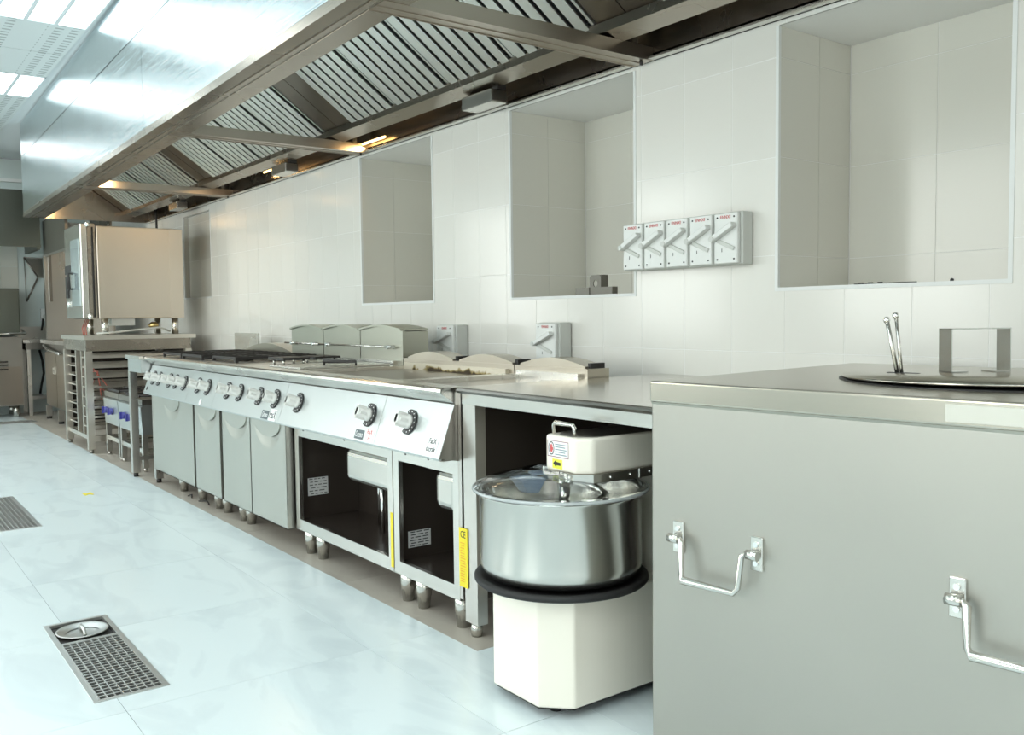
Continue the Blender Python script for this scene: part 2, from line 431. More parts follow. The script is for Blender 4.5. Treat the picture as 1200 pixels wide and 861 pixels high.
# ---- ceiling, its panels and the light fittings
cl = struct('ceiling', MB().box(XF, XN, YO, YW + .6, ZC + .012, ZC + .12), M['light_frame'])
XB = [(-12.45, -11.63), (-9.28, -8.46), (-6.92, -6.10), (-2.20, -1.38), (.16, .98)]
def xcells():
    e = [XF]; 
    for a, b_ in XB:
        n = max(1, round((a - e[-1]) / .77)); p = e[-1]
        for k in range(1, n + 1): yield (p + (a - p) * (k - 1) / n, p + (a - p) * k / n, False)
        yield (a, b_, True); e.append(b_)
    n = 2; p = e[-1]
    for k in range(1, n + 1): yield (p + (XN - p) * (k - 1) / n, p + (XN - p) * k / n, False)
YC = [-2.4, -1.6, -.83, -.06, .71, 1.48]
cp = {}
lit = 0
for x0, x1, isl in xcells():
    for y0, y1 in zip(YC, YC[1:]):
        if isl:
            lit += 1
            continue
        k = (round(x1 - x0, 3), round(y1 - y0, 3)); w, d = (x1 - x0) / 2 - .004, (y1 - y0) / 2 - .004
        if k not in cp: cp[k] = MB().box(-w, w, -d, d, 0, .010).build('panel', M['ceiling'], cl, local=True); o = cp[k]
        else: o = share(cp[k], 'panel', cl, (0, 0, 0))
        o.location = ((x0 + x1) / 2, (y0 + y1) / 2, ZC)
def light_fitting(x0, x1, y0, y1, label):
    t = thing('ceiling_light', label, 'ceiling light', ((x0 + x1) / 2, (y0 + y1) / 2, ZC), 0, 'recessed ceiling lights')
    f = MB(); e = .012
    f.box(x0, x1, y0, y0 + e, ZC - .004, ZC + .012).box(x0, x1, y1 - e, y1, ZC - .004, ZC + .012)
    f.box(x0, x0 + e, y0, y1, ZC - .004, ZC + .012).box(x1 - e, x1, y0, y1, ZC - .004, ZC + .012)
    w = (y1 - y0 - 2 * e) / 4
    for k in (1, 2, 3): f.box(x0 + e, x1 - e, y0 + e + w * k - .014, y0 + e + w * k + .014, ZC - .003, ZC + .012)
    f.build('frame', M['light_frame'], t)
    for k in range(4):
        MB().box(x0 + e, x1 - e, y0 + e + w * k + (.014 if k else 0), y0 + e + w * (k + 1) - (.014 if k < 3 else 0), ZC + .004, ZC + .010).build('light_cell', M['cell'], t)
rown = ['far row of glowing four-cell ceiling lights, dimly seen beyond', 'second row of glowing four-cell ceiling lights']
for ri, (a, b_) in enumerate(XB):
    for yi, (y0, y1) in enumerate(zip(YC, YC[1:])):
        if yi == 0 and ri < 3:
            MB().box(a + .004, b_ - .004, y0 + .004, y1 - .004, ZC, ZC + .01).build('panel', M['ceiling'], cl); continue
        side = ['nearest the windows', 'second from windows', 'middle one', 'second from hood', 'beside the hood'][yi]
        row = ['farthest row by the end wall', 'second farthest row', 'third row', 'fourth row', 'row behind the camera'][ri]
        light_fitting(a, b_, y0, y1, 'recessed ceiling light, four bright cells, %s, %s' % (row, side))

# ---- far end wall: tiled strip and trim line
for k in range(7):
    for j in range(3):
        MB().box(XF, XF + .008, .45 + k * .2 + .003, .45 + (k + 1) * .2 - .003, 1.3 + j * .28 + .002, 1.3 + (j + 1) * .28 - .002).build('tile', M['far_tile'], bpy.data.objects['wall_left'], local=True)
struct('trim_9', MB().box(XF, XF + .03, YO, YW, 2.92, 2.96), M['grey_white'])

# ================================================================== FLOOR DRAINS
def drain(x0, x1, y0, y1, label, sump=0., nl=8, nc=22):
    t = thing('floor_drain', label, 'drain', ((x0 + x1) / 2, (y0 + y1) / 2, 0), 0)
    MB().box(x0, x1, y0, y1, -.0108, -.0100).build('pan', M['iron'], t)
    e = .018; f = MB(); xg0 = x0 + sump
    f.box(x0, x1, y0, y0 + e, -.008, .003).box(x0, x1, y1 - e, y1, -.008, .003).box(x0, x0 + e, y0 + e, y1 - e, -.008, .003).box(x1 - e, x1, y0 + e, y1 - e, -.008, .003)
    if sump: f.box(xg0 - e, xg0 + .004, y0 + e, y1 - e, -.008, .003)
    f.build('frame', M['galv'], t)
    ya, yb = y0 + e, y1 - e
    g = MB()
    for k in range(nl + 1):
        y = ya + (yb - ya) * k / nl; g.box(xg0 + .004, x1 - e, y - .0022, y + .0022, -.004, .004)
    for k in range(1, nc):
        x = xg0 + (x1 - e - xg0) * k / nc; g.box(x - .0035, x + .0035, ya, yb, -.003, .0020)
    g.build('grating', M['galv'], t, kind='stuff')
    if sump:
        d = MB(); cx, cy = (x0 + xg0) / 2, (y0 + y1) / 2
        d.lathe([(0, -.009), (.06, -.009), (.088, -.002), (.092, .004), (.086, .004), (.058, -.006)], (cx, cy), 32)
        d.build('dish', M['galv'], t)
        MB().tube([(cx - .05, cy, -.004), (cx - .03, cy, .012), (cx + .03, cy, .012), (cx + .05, cy, -.004)], .006, 8).build('lift_handle', M['galv'], t)
drain(*DR[0], 'square-mesh floor drain with a round dish sump, nearest to the camera', .27, 8, 22)
drain(*DR[1], 'square-mesh floor drain cut by the left picture edge, middle one of three', 0, 8, 36)
drain(*DR[2], 'narrow floor drain strip in front of the far dishwasher', 0, 20, 8)
s = MB(); s.box(-6.60, -6.51, 1.27, 1.285, 0, .003).box(-6.575, -6.535, 1.285, 1.31, 0, .003).box(-6.60, -6.51, 1.31, 1.325, 0, .003)
tag(s.build('tape_scrap', M['yellow']), 'small scrap of yellow tape lying on the white floor', 'tape')

# ================================================================== HOOD
ZH = 2.25; HX0, HX1 = -10.6, .6
def hy(X): return 1.44 + .019 * (-2.885 - X)
hood = thing('extraction_hood', 'long stainless steel extraction hood with baffle filters hung above the cooking line', 'hood', (-5, 2.2, ZH))
SE = [HX0, -8.22, -5.62, -3.0, HX1]
for a, b_ in zip(SE, SE[1:]):          # front fascia sheets
    g = .0025
    for (z0, z1) in ((ZH + .045, 2.862), (2.868, ZC)):
        MB().prism([(a + g, hy(a)), (b_ - g, hy(b_)), (b_ - g, hy(b_) + .012), (a + g, hy(a) + .012)], 'z', z0, z1).build('fascia_sheet', M['fascia'], hood)
for x in SE[1:-1]:
    MB().box(x - .008, x + .008, hy(x) + .004, hy(x) + .018, ZH + .04, ZC).build('seam_strip', M['fascia'], hood)
# front rail (ribbed box running under the fascia)
def rail(prof, a, b_, name, m_):
    k = MB(); A = [k.b.verts.new((a, hy(a) + p[0], p[1])) for p in prof]; B = [k.b.verts.new((b_, hy(b_) + p[0], p[1])) for p in prof]
    n = len(prof); k.b.faces.new(A); k.b.faces.new(B[::-1])
    for i in range(n): k.b.faces.new((A[i], B[i], B[(i + 1) % n], A[(i + 1) % n]))
    return k.build(name, m_, hood)
rp = [(0, ZH + .045), (-.004, ZH + .04), (-.004, ZH), (.05, ZH - .004), (.052, ZH + .004), (.066, ZH + .004), (.068, ZH - .002), (.086, ZH - .002), (.088, ZH + .005), (.104, ZH + .005), (.106, ZH), (.20, ZH), (.205, ZH + .05), (.012, ZH + .08)]
rail(rp, HX0, HX1, 'front_rail', M['hood'])
# back: wall-side panel, lip and filter rail
MB().box(HX0, HX1, 2.835, 2.845, ZH, 2.50).build('back_panel', M['hood'], hood)
MB().prism([(2.80, ZH), (2.845, ZH), (2.845, ZH + .03), (2.835, ZH + .03), (2.835, ZH + .008), (2.80, ZH + .008)], 'x', HX0, HX1).build('back_lip', M['steel'], hood)
MB().prism([(2.55, 2.318), (2.66, 2.300), (2.665, 2.340), (2.66, 2.40), (2.55, 2.36)], 'x', HX0, HX1).build('filter_rail', M['hood'], hood)
MB().prism([(2.66, 2.40), (2.84, 2.47), (2.84, 2.48), (2.66, 2.41)], 'x', HX0, HX1).build('gutter', M['hood_dark'], hood)
MB().prism([(hy(HX0), ZH), (2.845, ZH), (2.845, ZC), (hy(HX0), ZC)], 'x', HX0, HX0 + .012).build('end_panel', M['hood'], hood)
MB().prism([(hy(HX1), ZH), (2.845, ZH), (2.845, ZC), (hy(HX1), ZC)], 'x', HX1 - .012, HX1).build('end_panel', M['hood'], hood)
# plane that carries the filters
sl = .70; fy0, fz0 = 2.58, 2.345; fy1 = 1.62; fz1 = fz0 + sl * (fy0 - fy1)
MB().prism([(fy0, fz0 + .05), (fy1, fz1 + .05), (fy1, fz1 + .06), (fy0, fz0 + .06)], 'x', HX0, HX1).build('plenum', M['void'], hood)
ln = math.hypot(fy0 - fy1, fz1 - fz0); ang = math.atan2(fz1 - fz0, fy0 - fy1)
XBAR = [-10.6, -7.95, -5.42, -2.83, -.30]
def slat_src(w):
    b = MB(); b.prism([(-w / 2, .012), (-w / 2 + .006, 0), (w / 2 - .006, 0), (w / 2, .012), (w / 2 - .002, .014), (-w / 2 + .002, .014)], 'y', 0, ln)
    return b
# slat local frame: y runs up the slope towards the front
src = None
def place_slat(parent, x):
    global src
    if src is None:
        src = slat_src(.062).build('slat', M['baffle'], parent, local=True); o = src
    else: o = share(src, 'slat', parent, (0, 0, 0))
    o.location = Vector((x, fy0, fz0)) - Vector(WO[parent.name]); o.rotation_euler = (PI - ang, 0, 0)
    o.rotation_euler = (-ang, 0, PI) if False else (PI - ang, 0, 0)
def slope_box(b, x0, x1, off0, off1, s0=0, s1=None):
    """box lying on the filter slope"""
    s1 = ln if s1 is None else s1
    c, s_ = math.cos(ang), math.sin(ang)
    pts = []
    for sv, ov in ((s0, off0), (s1, off0), (s1, off1), (s0, off1)):
        pts.append((fy0 - c * sv + s_ * ov, fz0 + s_ * sv + c * ov))
    b.prism(pts, 'x', x0, x1); return b
def filters(xa, xb):
    n = max(1, round((xb - xa) / .52)); w = (xb - xa) / n
    for k in range(n):
        x0, x1 = xa + k * w, xa + (k + 1) * w
        f = MB(); slope_box(f, x0 + .003, x0 + .018, 0, .03); slope_box(f, x1 - .018, x1 - .003, 0, .03)
        slope_box(f, x0 + .018, x1 - .018, .016, .03, 0, .02); slope_box(f, x0 + .018, x1 - .018, .016, .03, ln - .02, ln)
        fr = f.build('baffle_filter', M['baffle'], hood)
        ns = round((w - .036) / .09); p = (w - .036) / ns
        for j in range(ns): place_slat(fr, x0 + .018 + p * (j + .5))
for a, b_ in zip(XBAR, XBAR[1:]):
    e = a if a > HX0 else a + .03
    pw = .36 if a > HX0 else .30
    pl = MB(); slope_box(pl, e + .01, e + pw * .5 - .003, .002, .02); pl.build('plain_panel', M['hood_dark'], hood)
    pl = MB(); slope_box(pl, e + pw * .5 + .003, e + pw - .005, .002, .02); pl.build('plain_panel', M['hood_dark'], hood)
    filters(e + pw, b_)
filters(-.28, HX1 - .02)
for x in XBAR[1:]:
    b = MB(); y0 = hy(x) + .20
    b.prism([(y0 - .10, ZH - .002), (2.835, ZH - .002), (2.835, ZH + .055), (y0 - .10, ZH + .055)], 'x', x - .055, x + .055)
    b.build('crossbar', M['crossbar'], hood)
    b = MB().box(x - .055, x - .050, y0 - .1, 2.83, ZH - .006, ZH - .002).box(x - .004, x + .002, y0 - .1, 2.83, ZH - .005, ZH - .002)
    b.build('crossbar_bead', M['crossbar'], hood)
    MB().box(x - .035, x + .03, 2.74, 2.77, ZH + .055, 2.42).build('hanger_bracket', M['steel'], hood)
    MB().cyl((x + .02, 2.80, ZH - .018), (x + .02, 2.80, ZH), .007, 8).build('bolt', M['iron'], hood)
for x, l_ in ((-3.80, .26), (-6.35, .26), (-8.95, .26), (-1.1, .26)):
    b = MB().box(x - l_ / 2, x + l_ / 2, 2.62, 2.72, 2.225, 2.290).bevel(.004, 1); bo = b.build('lamp_housing', M['steel'], hood)
    MB().box(x + l_ / 2, x + l_ / 2 + .006, 2.628, 2.712, 2.232, 2.284).build('end_cap', M['dark_steel'], bo)
    MB().box(x + l_ / 2 - .03, x + l_ / 2 + .02, 2.65, 2.70, 2.287, 2.31).build('cable_entry', M['iron'], bo)
# warm strip lamps inside the hood
def warm(x, y, z, power, dr=(0, -.3, -1), sx=.3):
    t = MB().cyl((x - sx / 2, y, z), (x + sx / 2, y, z), .008, 8).build('strip_lamp', M['lamp_glow'], hood)
    l = area('hood_lamp_light', (x, y, z - .02), dr, sx, .04, power, (1, .66, .32))
warm(-10.05, 1.80, 2.36, 9, (-1, .3, -.4), .2); warm(-7.62, 1.79, 2.33, 6, (-1, .4, -.5), .2); warm(-5.22, 2.80, 2.30, 3.5); warm(-6.9, 2.79, 2.34, 7)
MB().cyl((-10.1, 2.78, 1.95), (-10.1, 2.78, 2.6), .012, 8).build('drain_rod', M['iron'], hood)

# ================================================================== COOKING LINE
PT, PB = (1.79, .847), (1.72, .654)       # control panel top / bottom line (Y,Z)
pd = Vector((0, PT[0] - PB[0], PT[1] - PB[1])).normalized(); pn = Vector((0, -pd.z, pd.y))
ptilt = math.atan2(pd.y, pd.z)
def on_panel(x, z, off=0.):
    f = (z - PB[1]) / (PT[1] - PB[1]); return Vector((x, PB[0] + f * (PT[0] - PB[0]), z)) + pn * off
YB, ZB = 1.805, .125                       # front and bottom of the cabinet bodies
YK = 2.50                                  # back of the ranges
ZTOP = .912
knob_src = None
def knob(parent, x, z=.762, r=.040, m_='knob'):
    global knob_src
    c = on_panel(x, z)
    if knob_src is None:
        b = MB()
        b.tube([(0, 0, 0), (0, 0, .018), (0, 0, .020), (0, 0, .062), (0, 0, .066)], .03, 20, rads=[.029, .028, .022, .020, .016])
        b.box(-.0075, .0075, -.029, .029, .026, .066).box(-.026, .026, -.006, .006, .03, .058)
        k = b.build('knob', M['knob'], parent, local=True)
        d = MB(); n = 28; ri, ro = .030, .050
        pts = []
        A = [-2.2 + 4.4 * i / n for i in range(n + 1)]
        for i in range(n):
            a0, a1 = A[i], A[i + 1]
            q = [(ri * math.cos(a0), ri * math.sin(a0)), (ro * math.cos(a0), ro * math.sin(a0)), (ro * math.cos(a1), ro * math.sin(a1)), (ri * math.cos(a1), ri * math.sin(a1))]
            d.prism(q, 'z', .0005, .006)
        dd = d.build('dial', M['black'], k, local=True)
        tk = MB()
        for i in range(9):
            a = -1.9 + 3.8 * i / 8; x0, y0 = .041 * math.cos(a), .041 * math.sin(a)
            tk.cyl((x0, y0, .0062), (x0, y0, .0068), .0028, 6)
        tk.build('dial_marks', M['paper_w'], k, local=True)
        knob_src = k
        o = k
    else:
        o = copy_tree(knob_src, parent)
    o.parent = parent
    zx = Vector((1, 0, 0)); R = Matrix((zx, pd, zx.cross(pd))).transposed()
    if R.col[2].dot(pn) < 0: R = Matrix((-zx, pd, (-zx).cross(pd))).transposed()
    Mx = R.to_4x4(); Mx.translation = c - Vector(WO[parent.name]); o.matrix_local = Mx
    return o
def front_top(t, x0, x1):
    """worktop deck with rounded front nosing and undercut down to the control panel"""
    b = MB(); prof = [(2.44, .900), (2.44, ZTOP - .004), (1.775, ZTOP - .004), (1.765, ZTOP), (1.745, ZTOP), (1.733, ZTOP - .006), (1.731, ZTOP - .016), (1.736, ZTOP - .024), (PT[0] + .004, PT[1] + .002), (PT[0] + .02, PT[1] + .002), (PT[0] + .02, .900)]
    b.prism(prof, 'x', x0, x1); o = b.build('worktop', M['steel'], t); return o
def cheek(t, x0, x1):
    b = MB()
    b.prism([(PB[0] + .002, PB[1]), (YB + .02, PB[1] - .02), (YB + .02, PT[1]), (PT[0] + .002, PT[1])], 'x', x0, x1)
    b.build('panel_cheek', M['dark_steel'], t)
def control_panel(t, x0, x1):
    b = MB(); q = [PB, PT]; n2 = (pn.y, pn.z)
    b.prism([(PB[0], PB[1]), (PT[0], PT[1]), (PT[0] + .012, PT[1] - .002), (PB[0] + .012, PB[1] - .006), (PB[0] + .002, PB[1] - .008)], 'x', x0 + .001, x1 - .001)
    b.build('control_panel', M['panel'], t)
    MB().box(x0 + .004, x1 - .004, PB[0] + .014, YB + .02, PB[1] - .012, PB[1] - .006).build('panel_underside', M['dark_steel'], t)
def round_leg(t, x, y=1.84, z1=ZB, name='leg'):
    b = MB(); b.tube([(x, y, 0), (x, y, .05), (x, y, .052), (x, y, z1)], .03, 16, rads=[.024, .029, .032, .032])
    b.build(name, M['polish'], t)
    return
def flue(t, x0, x1, zbase=.950, h=.030, lobes=1, depth=.09):
    MB().box(x0 + .002, x1 - .002, 2.44, YK + .06, .90, zbase).build('flue_base', M['flue'], t)
    w = (x1 - x0) / lobes
    for k in range(lobes):
        a, b_ = x0 + w * k + .03, x0 + w * (k + 1) - .03; n = 12
        for nm, zo, y0, y1, mm in (('flue_cover', 0, 2.452, YK + .055, 'flue'),):
            pts = [(a, zbase)] + [(a + (b_ - a) * i / n, zbase + .008 + h * math.sin(PI * i / n)) for i in range(n + 1)] + [(b_, zbase)]
            MB().prism(pts, 'y', y0, y1).build(nm, M[mm], t)
        MB().box(b_ - .002, b_ + .018, 2.47, YK + .045, zbase, zbase + .022).build('flue_slot', M['void'], t)
def splash(t, x0, x1, zt=1.095):
    n = 14; a, b_ = x0 + .004, x1 - .004
    pts = [(a, .905), (a, zt)] + [(a + (b_ - a) * i / n, zt + .022 * math.sin(PI * i / n)) for i in range(1, n)] + [(b_, zt), (b_, .905)]
    MB().prism(pts, 'y', 2.44, 2.455).build('splash_guard', M['splash'], t)
    MB().prism([(x, z if z < 1 else z - .004) for x, z in pts], 'y', 2.455, 2.60).build('flue_chimney', M['splash'], t)
    pts = [(a + (b_ - a) * i / n, zt + .022 * math.sin(PI * i / n)) for i in range(n + 1)]
    b = MB(); top = [(x, z + .010) for x, z in pts]; b.prism(pts + top[::-1], 'y', 2.425, 2.60); b.build('arched_cap', M['splash'], t)
def guard_rail(t, x0, x1, z=1.005):
    b = MB(); b.cyl((x0, 2.425, z), (x1, 2.425, z), .0055, 10); b.build('guard_rail', M['polish'], t)
    for x in (x0 + .14, x1 - .06):
        MB().cyl((x, 2.44, z), (x, 2.405, z), .011, 10).cyl((x - .02, 2.425, z), (x + .02, 2.425, z), .009, 10).build('rail_clamp', M['chrome'], t)
def hob_door(t, x0, x1, z0=ZB - .02, z1=PB[1] - .012, side_right=False):
    """sheet door whose upper edge is pressed inwards as a half-round pull"""
    yf = YB - .035; R = min(.19, (x1 - x0) * .44); cx = (x0 + x1) / 2
    b = MB()
    def f(u, v):
        x = x0 + (x1 - x0) * u; z = z0 + (z1 - z0) * (1 - (1 - v) ** 1.0)
        d = math.hypot((x - cx) / R, (z1 - z) / .15)
        y = yf
        if d < 1: y = yf + .016 * (1 - d * d)
        return (x, y, z)
    b.grid(f, 40, 60)
    b.box(x0, x1, yf + .034, yf + .038, z0, z1)
    b.box(x0, x0 + .004, yf, yf + .035, z0, z1).box(x1 - .004, x1, yf, yf + .035, z0, z1).box(x0, x1, yf, yf + .035, z0, z0 + .004)
    o = b.build('door', M['door'], t)
    # curved lip standing in the hollow
    n = 16; lip = MB(); pts = [(cx + R * .95 * math.cos(PI + PI * i / n), z1 - .002 + .085 * math.sin(PI + PI * i / n)) for i in range(n + 1)]
    lip.prism(pts, 'y', yf - .004, yf + .002); lip.build('pull', M['door'], o)
    return o
def body(t, x0, x1, open_=False):
    if open_:
        e = .045
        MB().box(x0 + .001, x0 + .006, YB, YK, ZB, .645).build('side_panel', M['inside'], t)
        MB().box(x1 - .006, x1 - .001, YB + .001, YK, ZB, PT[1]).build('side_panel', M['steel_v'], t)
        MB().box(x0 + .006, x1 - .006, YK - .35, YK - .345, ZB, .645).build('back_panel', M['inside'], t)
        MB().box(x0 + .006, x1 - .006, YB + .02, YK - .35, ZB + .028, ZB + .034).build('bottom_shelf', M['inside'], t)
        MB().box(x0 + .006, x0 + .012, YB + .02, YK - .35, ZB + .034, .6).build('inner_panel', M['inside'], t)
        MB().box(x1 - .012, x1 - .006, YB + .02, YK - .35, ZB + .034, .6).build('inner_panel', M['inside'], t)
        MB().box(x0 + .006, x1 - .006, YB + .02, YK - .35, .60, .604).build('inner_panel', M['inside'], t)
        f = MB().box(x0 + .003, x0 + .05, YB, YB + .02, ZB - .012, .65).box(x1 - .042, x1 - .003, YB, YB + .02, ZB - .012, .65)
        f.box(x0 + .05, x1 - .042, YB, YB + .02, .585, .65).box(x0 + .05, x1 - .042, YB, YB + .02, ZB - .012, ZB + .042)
        f.build('front_frame', M['steel_bright'], t)
        for xx in (x0 + .10, x0 + (x1 - x0) * .55):
            MB().prism([(xx, .628), (xx + .022, .628), (xx + .011, .614)], 'y', YB - .002, YB).build('vent_hole', M['void'], t)
    else:
        MB().box(x0 + .004, x1 - .004, YB + .01, YK, ZB, .84).build('cabinet_body', M['dark_steel'], t)
def grate(t, x0, x1, y0, y1, z=.935):
    b = MB(); r = .007
    for xx in (x0, x1): b.box(xx - r, xx + r, y0, y1, z - .010, z + .006)
    for yy in (y0, y1): b.box(x0, x1, yy - r, yy + r, z - .012, z + .004)
    n = 4
    for i in range(1, n): xx = x0 + (x1 - x0) * i / n; b.box(xx - .006, xx + .006, y0, y1, z - .008, z + .006)
    cy = (y0 + y1) / 2; b.box(x0, x1, cy - .006, cy + .006, z - .008, z + .005)
    for xx in (x0, x1):
        for yy in (y0, y1): b.box(xx - .009, xx + .009, yy - .009, yy + .009, ZTOP - .004, z)
    b.build('pan_grate', M['iron'], t)
    c = ((x0 + x1) / 2, cy)
    MB().lathe([(0, .932), (.04, .932), (.055, .925), (.06, ZTOP - .004), (0, ZTOP - .004)], c, 20).build('burner', M['iron'], t)

X_ = [-2.76, -3.26, -4.26, -5.26, -5.76, -6.72]
def zip_label(t, x, z, body_, m_bg, m_tx, w, h, rows=1, sx=.8, off=0.0012):
    b = MB(); c = on_panel(x, z)
    pts = []
    for dx, dz in ((-w / 2, -h / 2), (w / 2, -h / 2), (w / 2, h / 2), (-w / 2, h / 2)):
        pts.append(c + Vector((dx, 0, 0)) + pd * dz)
    v0 = [b.b.verts.new(p + pn * .0003) for p in pts]; v1 = [b.b.verts.new(p + pn * .0012) for p in pts]
    b.b.faces.new(v1); b.b.faces.new(v0[::-1])
    for i in range(4): b.b.faces.new((v0[i], v0[(i + 1) % 4], v1[(i + 1) % 4], v1[i]))
    o = b.build('maker_label', m_bg, t)
    lines = body_.split('\n')
    for i, ln_ in enumerate(lines):
        p = c + pd * (h * ((len(lines) - 1) / 2 - i) / len(lines)) + pn * .0018
        tx = text('lettering', ln_, h / len(lines) * .95, m_tx, o, (0, 0, 0), (0, 0, 0), sx)
        R = Matrix((Vector((1, 0, 0)), pd, Vector((1, 0, 0)).cross(pd))).transposed().to_4x4()
        R.translation = p - Vector(WO[o.name]); tx.matrix_local = R @ Matrix.Diagonal((sx, 1, 1, 1))
    return o
# ---- A: narrow griddle at the right end
def griddle_unit(x0, x1, label, name, knobs, plate_m, lobes):
    t = thing(name, label, 'griddle', ((x0 + x1) / 2, 2.1, 0))
    body(t, x0, x1, True); control_panel(t, x0, x1)
    # deck frame around sunken plate
    w = .04
    b = MB(); prof = [(1.86, .900), (1.86, ZTOP - .004), (1.775, ZTOP - .004), (1.765, ZTOP), (1.745, ZTOP), (1.733, ZTOP - .006), (1.731, ZTOP - .016), (1.736, ZTOP - .024), (PT[0] + .004, PT[1] + .002), (PT[0] + .02, PT[1] + .002), (PT[0] + .02, .900)]
    b.prism(prof, 'x', x0 + .0008, x1 - .0008); b.build('front_nosing', M['steel'], t)
    for xa, xb in ((x0 + .001, x0 + w), (x1 - w, x1 - .001)): MB().box(xa, xb, 1.86, 2.44, .87, ZTOP - .004).build('deck_edge', M['steel'], t)
    MB().box(x0 + w, x1 - w, 1.86, 2.42, .868, .892).build('griddle_plate', M[plate_m], t)
    MB().box(x0 + w, x1 - w, 2.42, 2.44, .868, ZTOP + .015).build('back_splash', M['stain'] if name == 'flat_griddle' and lobes == 2 else M['steel'], t)
    MB().box(x0 + .002, x1 - .002, YB + .002, YK, .655, .868).build('burner_box', M['dark_steel'], t)
    for kx in knobs: knob(t, kx)
    flue(t, x0, x1, .948, .032, lobes)
    return t
A = griddle_unit(-3.26, -2.76, 'narrow steel griddle with one knob, open cupboard below, beside the steel table', 'flat_griddle', [-3.03], 'griddle_light', 1)
cheek(A, -2.766, -2.759)
MB().prism([(1.745, ZTOP - .002), (1.733, ZTOP - .012), (1.736, ZTOP - .024), (PT[0] + .004, PT[1]), (YB + .01, PT[1]), (YB + .01, ZTOP - .002)], 'x', -2.7585, -2.757).build('end_plate', M['steel_bright'], A)
B = griddle_unit(-4.26, -3.26, 'wide steel griddle with two knobs and a dark, brown-stained plate', 'flat_griddle', [-3.36, -4.09], 'griddle', 2)
MB().box(-2.757, -2.7385, 1.803, 1.83, .125, .893).build('side_post', M['steel_v'], A)
zip_label(A, -2.83, .695, 'FasX\ntrcrak', M['paper_w'], M['ink'], .075, .06, sx=.9)
zip_label(B, -3.40, .680, 'Oreno', M['label_dark'], M['paper_w'], .075, .040, sx=.62)
zip_label(B, -3.315, .684, 'FasX\n  rx', M['paper_w'], M['red'], .070, .052, sx=.9)
def tray(parent, x0, x1, name='grease_pan', depth=.17, z1=.583):
    b = MB(); y0, y1 = YB + .05, YB + .30; z0 = z1 - depth
    b.box(x0, x1, y0, y1, z0, z1 - .012); b.bevel(.035, 4)
    b.box(x0 - .03, x1 + .02, y0 - .015, y1 + .015, z1 - .010, z1 - .004)
    b.build(name, M['polish'], parent)
tray(B, -3.80, -3.36); tray(A, -3.02, -2.86)
for t_, x, y in ((B, -3.72, YB + .20), (A, -2.98, YB + .16), (B, -3.86, YB + .26)):
    MB().cyl((x, y, ZB + .034), (x, y, .42 if x != -3.86 else .58), .011, 12).build('drain_pipe', M['chrome'], t_)
def side_label(t, x, y0, y1, z0, z1):
    o = MB().box(x, x + .001, y0, y1, z0, z1).build('rating_plate', M['paper'], t)
    b = MB(); n = 6
    for i in range(n):
        zz = z0 + (z1 - z0) * (i + .6) / n; a = y0 + .012 * random.random() + .006; 
        while a < y1 - .02:
            w = random.uniform(.012, .03); b.box(x + .001, x + .0016, a, min(a + w, y1 - .006), zz - .0025, zz + .0015); a += w + .008
    b.build('print_lines', M['ink'], o)
side_label(B, -4.245, YB + .06, YB + .17, .27, .36)
side_label(A, -3.245, YB + .06, YB + .17, .205, .275)
for t_, x0 in ((B, -3.283), ):
    MB().box(x0, x0 + .022, YB - .001, YB - .0002, .13, .36).build('warning_strip', M['yellow'], t_)
# ---- C: lidded unit with tall splash guard
C = thing('fry_range', 'steel range unit with four knobs, two flush doors and tall arched splash guard', 'range', (-4.76, 2.1, 0))
body(C, -5.26, -4.26); front_top(C, -5.259, -4.261); control_panel(C, -5.26, -4.26)
hob_door(C, -5.225, -4.775); hob_door(C, -4.770, -4.285)
for kx in (-5.075, -4.885, -4.595, -4.375): knob(C, kx)
splash(C, -5.26, -4.76); splash(C, -4.76, -4.26); guard_rail(C, -5.30, -4.32)
MB().box(-5.2, -4.3, 2.40, 2.44, ZTOP - .004, ZTOP + .02).build('upstand', M['steel'], C)
MB().box(-4.70, -4.30, 1.86, 2.38, ZTOP - .004, ZTOP + .006).bevel(.003, 1).build('tank_lid', M['steel'], C)
MB().tube([(-4.48, 2.08, ZTOP + .006), (-4.48, 2.08, ZTOP + .026), (-4.27, 2.16, ZTOP + .026), (-4.27, 2.16, ZTOP + .006)], .007, 8).build('lid_handle', M['iron'], C)
MB().box(-5.02, -4.80, 1.98, 2.14, ZTOP + .022, ZTOP + .036).box(-5.05, -4.86, 2.2, 2.36, ZTOP + .022, ZTOP + .034).build('pan_support', M['iron'], C)
b = MB()
for x, y in ((-4.98, 2.0), (-4.84, 2.0), (-4.98, 2.12), (-4.84, 2.12), (-5.02, 2.22), (-4.9, 2.34)): b.cyl((x, y, ZTOP - .004), (x, y, ZTOP + .024), .007, 8)
b.build('support_pin', M['polish'], C)
zip_label(C, -4.445, .678, 'Oreno', M['label_dark'], M['paper_w'], .090, .045, sx=.62)
zip_label(C, -4.345, .683, 'FasX', M['paper_w'], M['ink'], .085, .060, sx=.7)
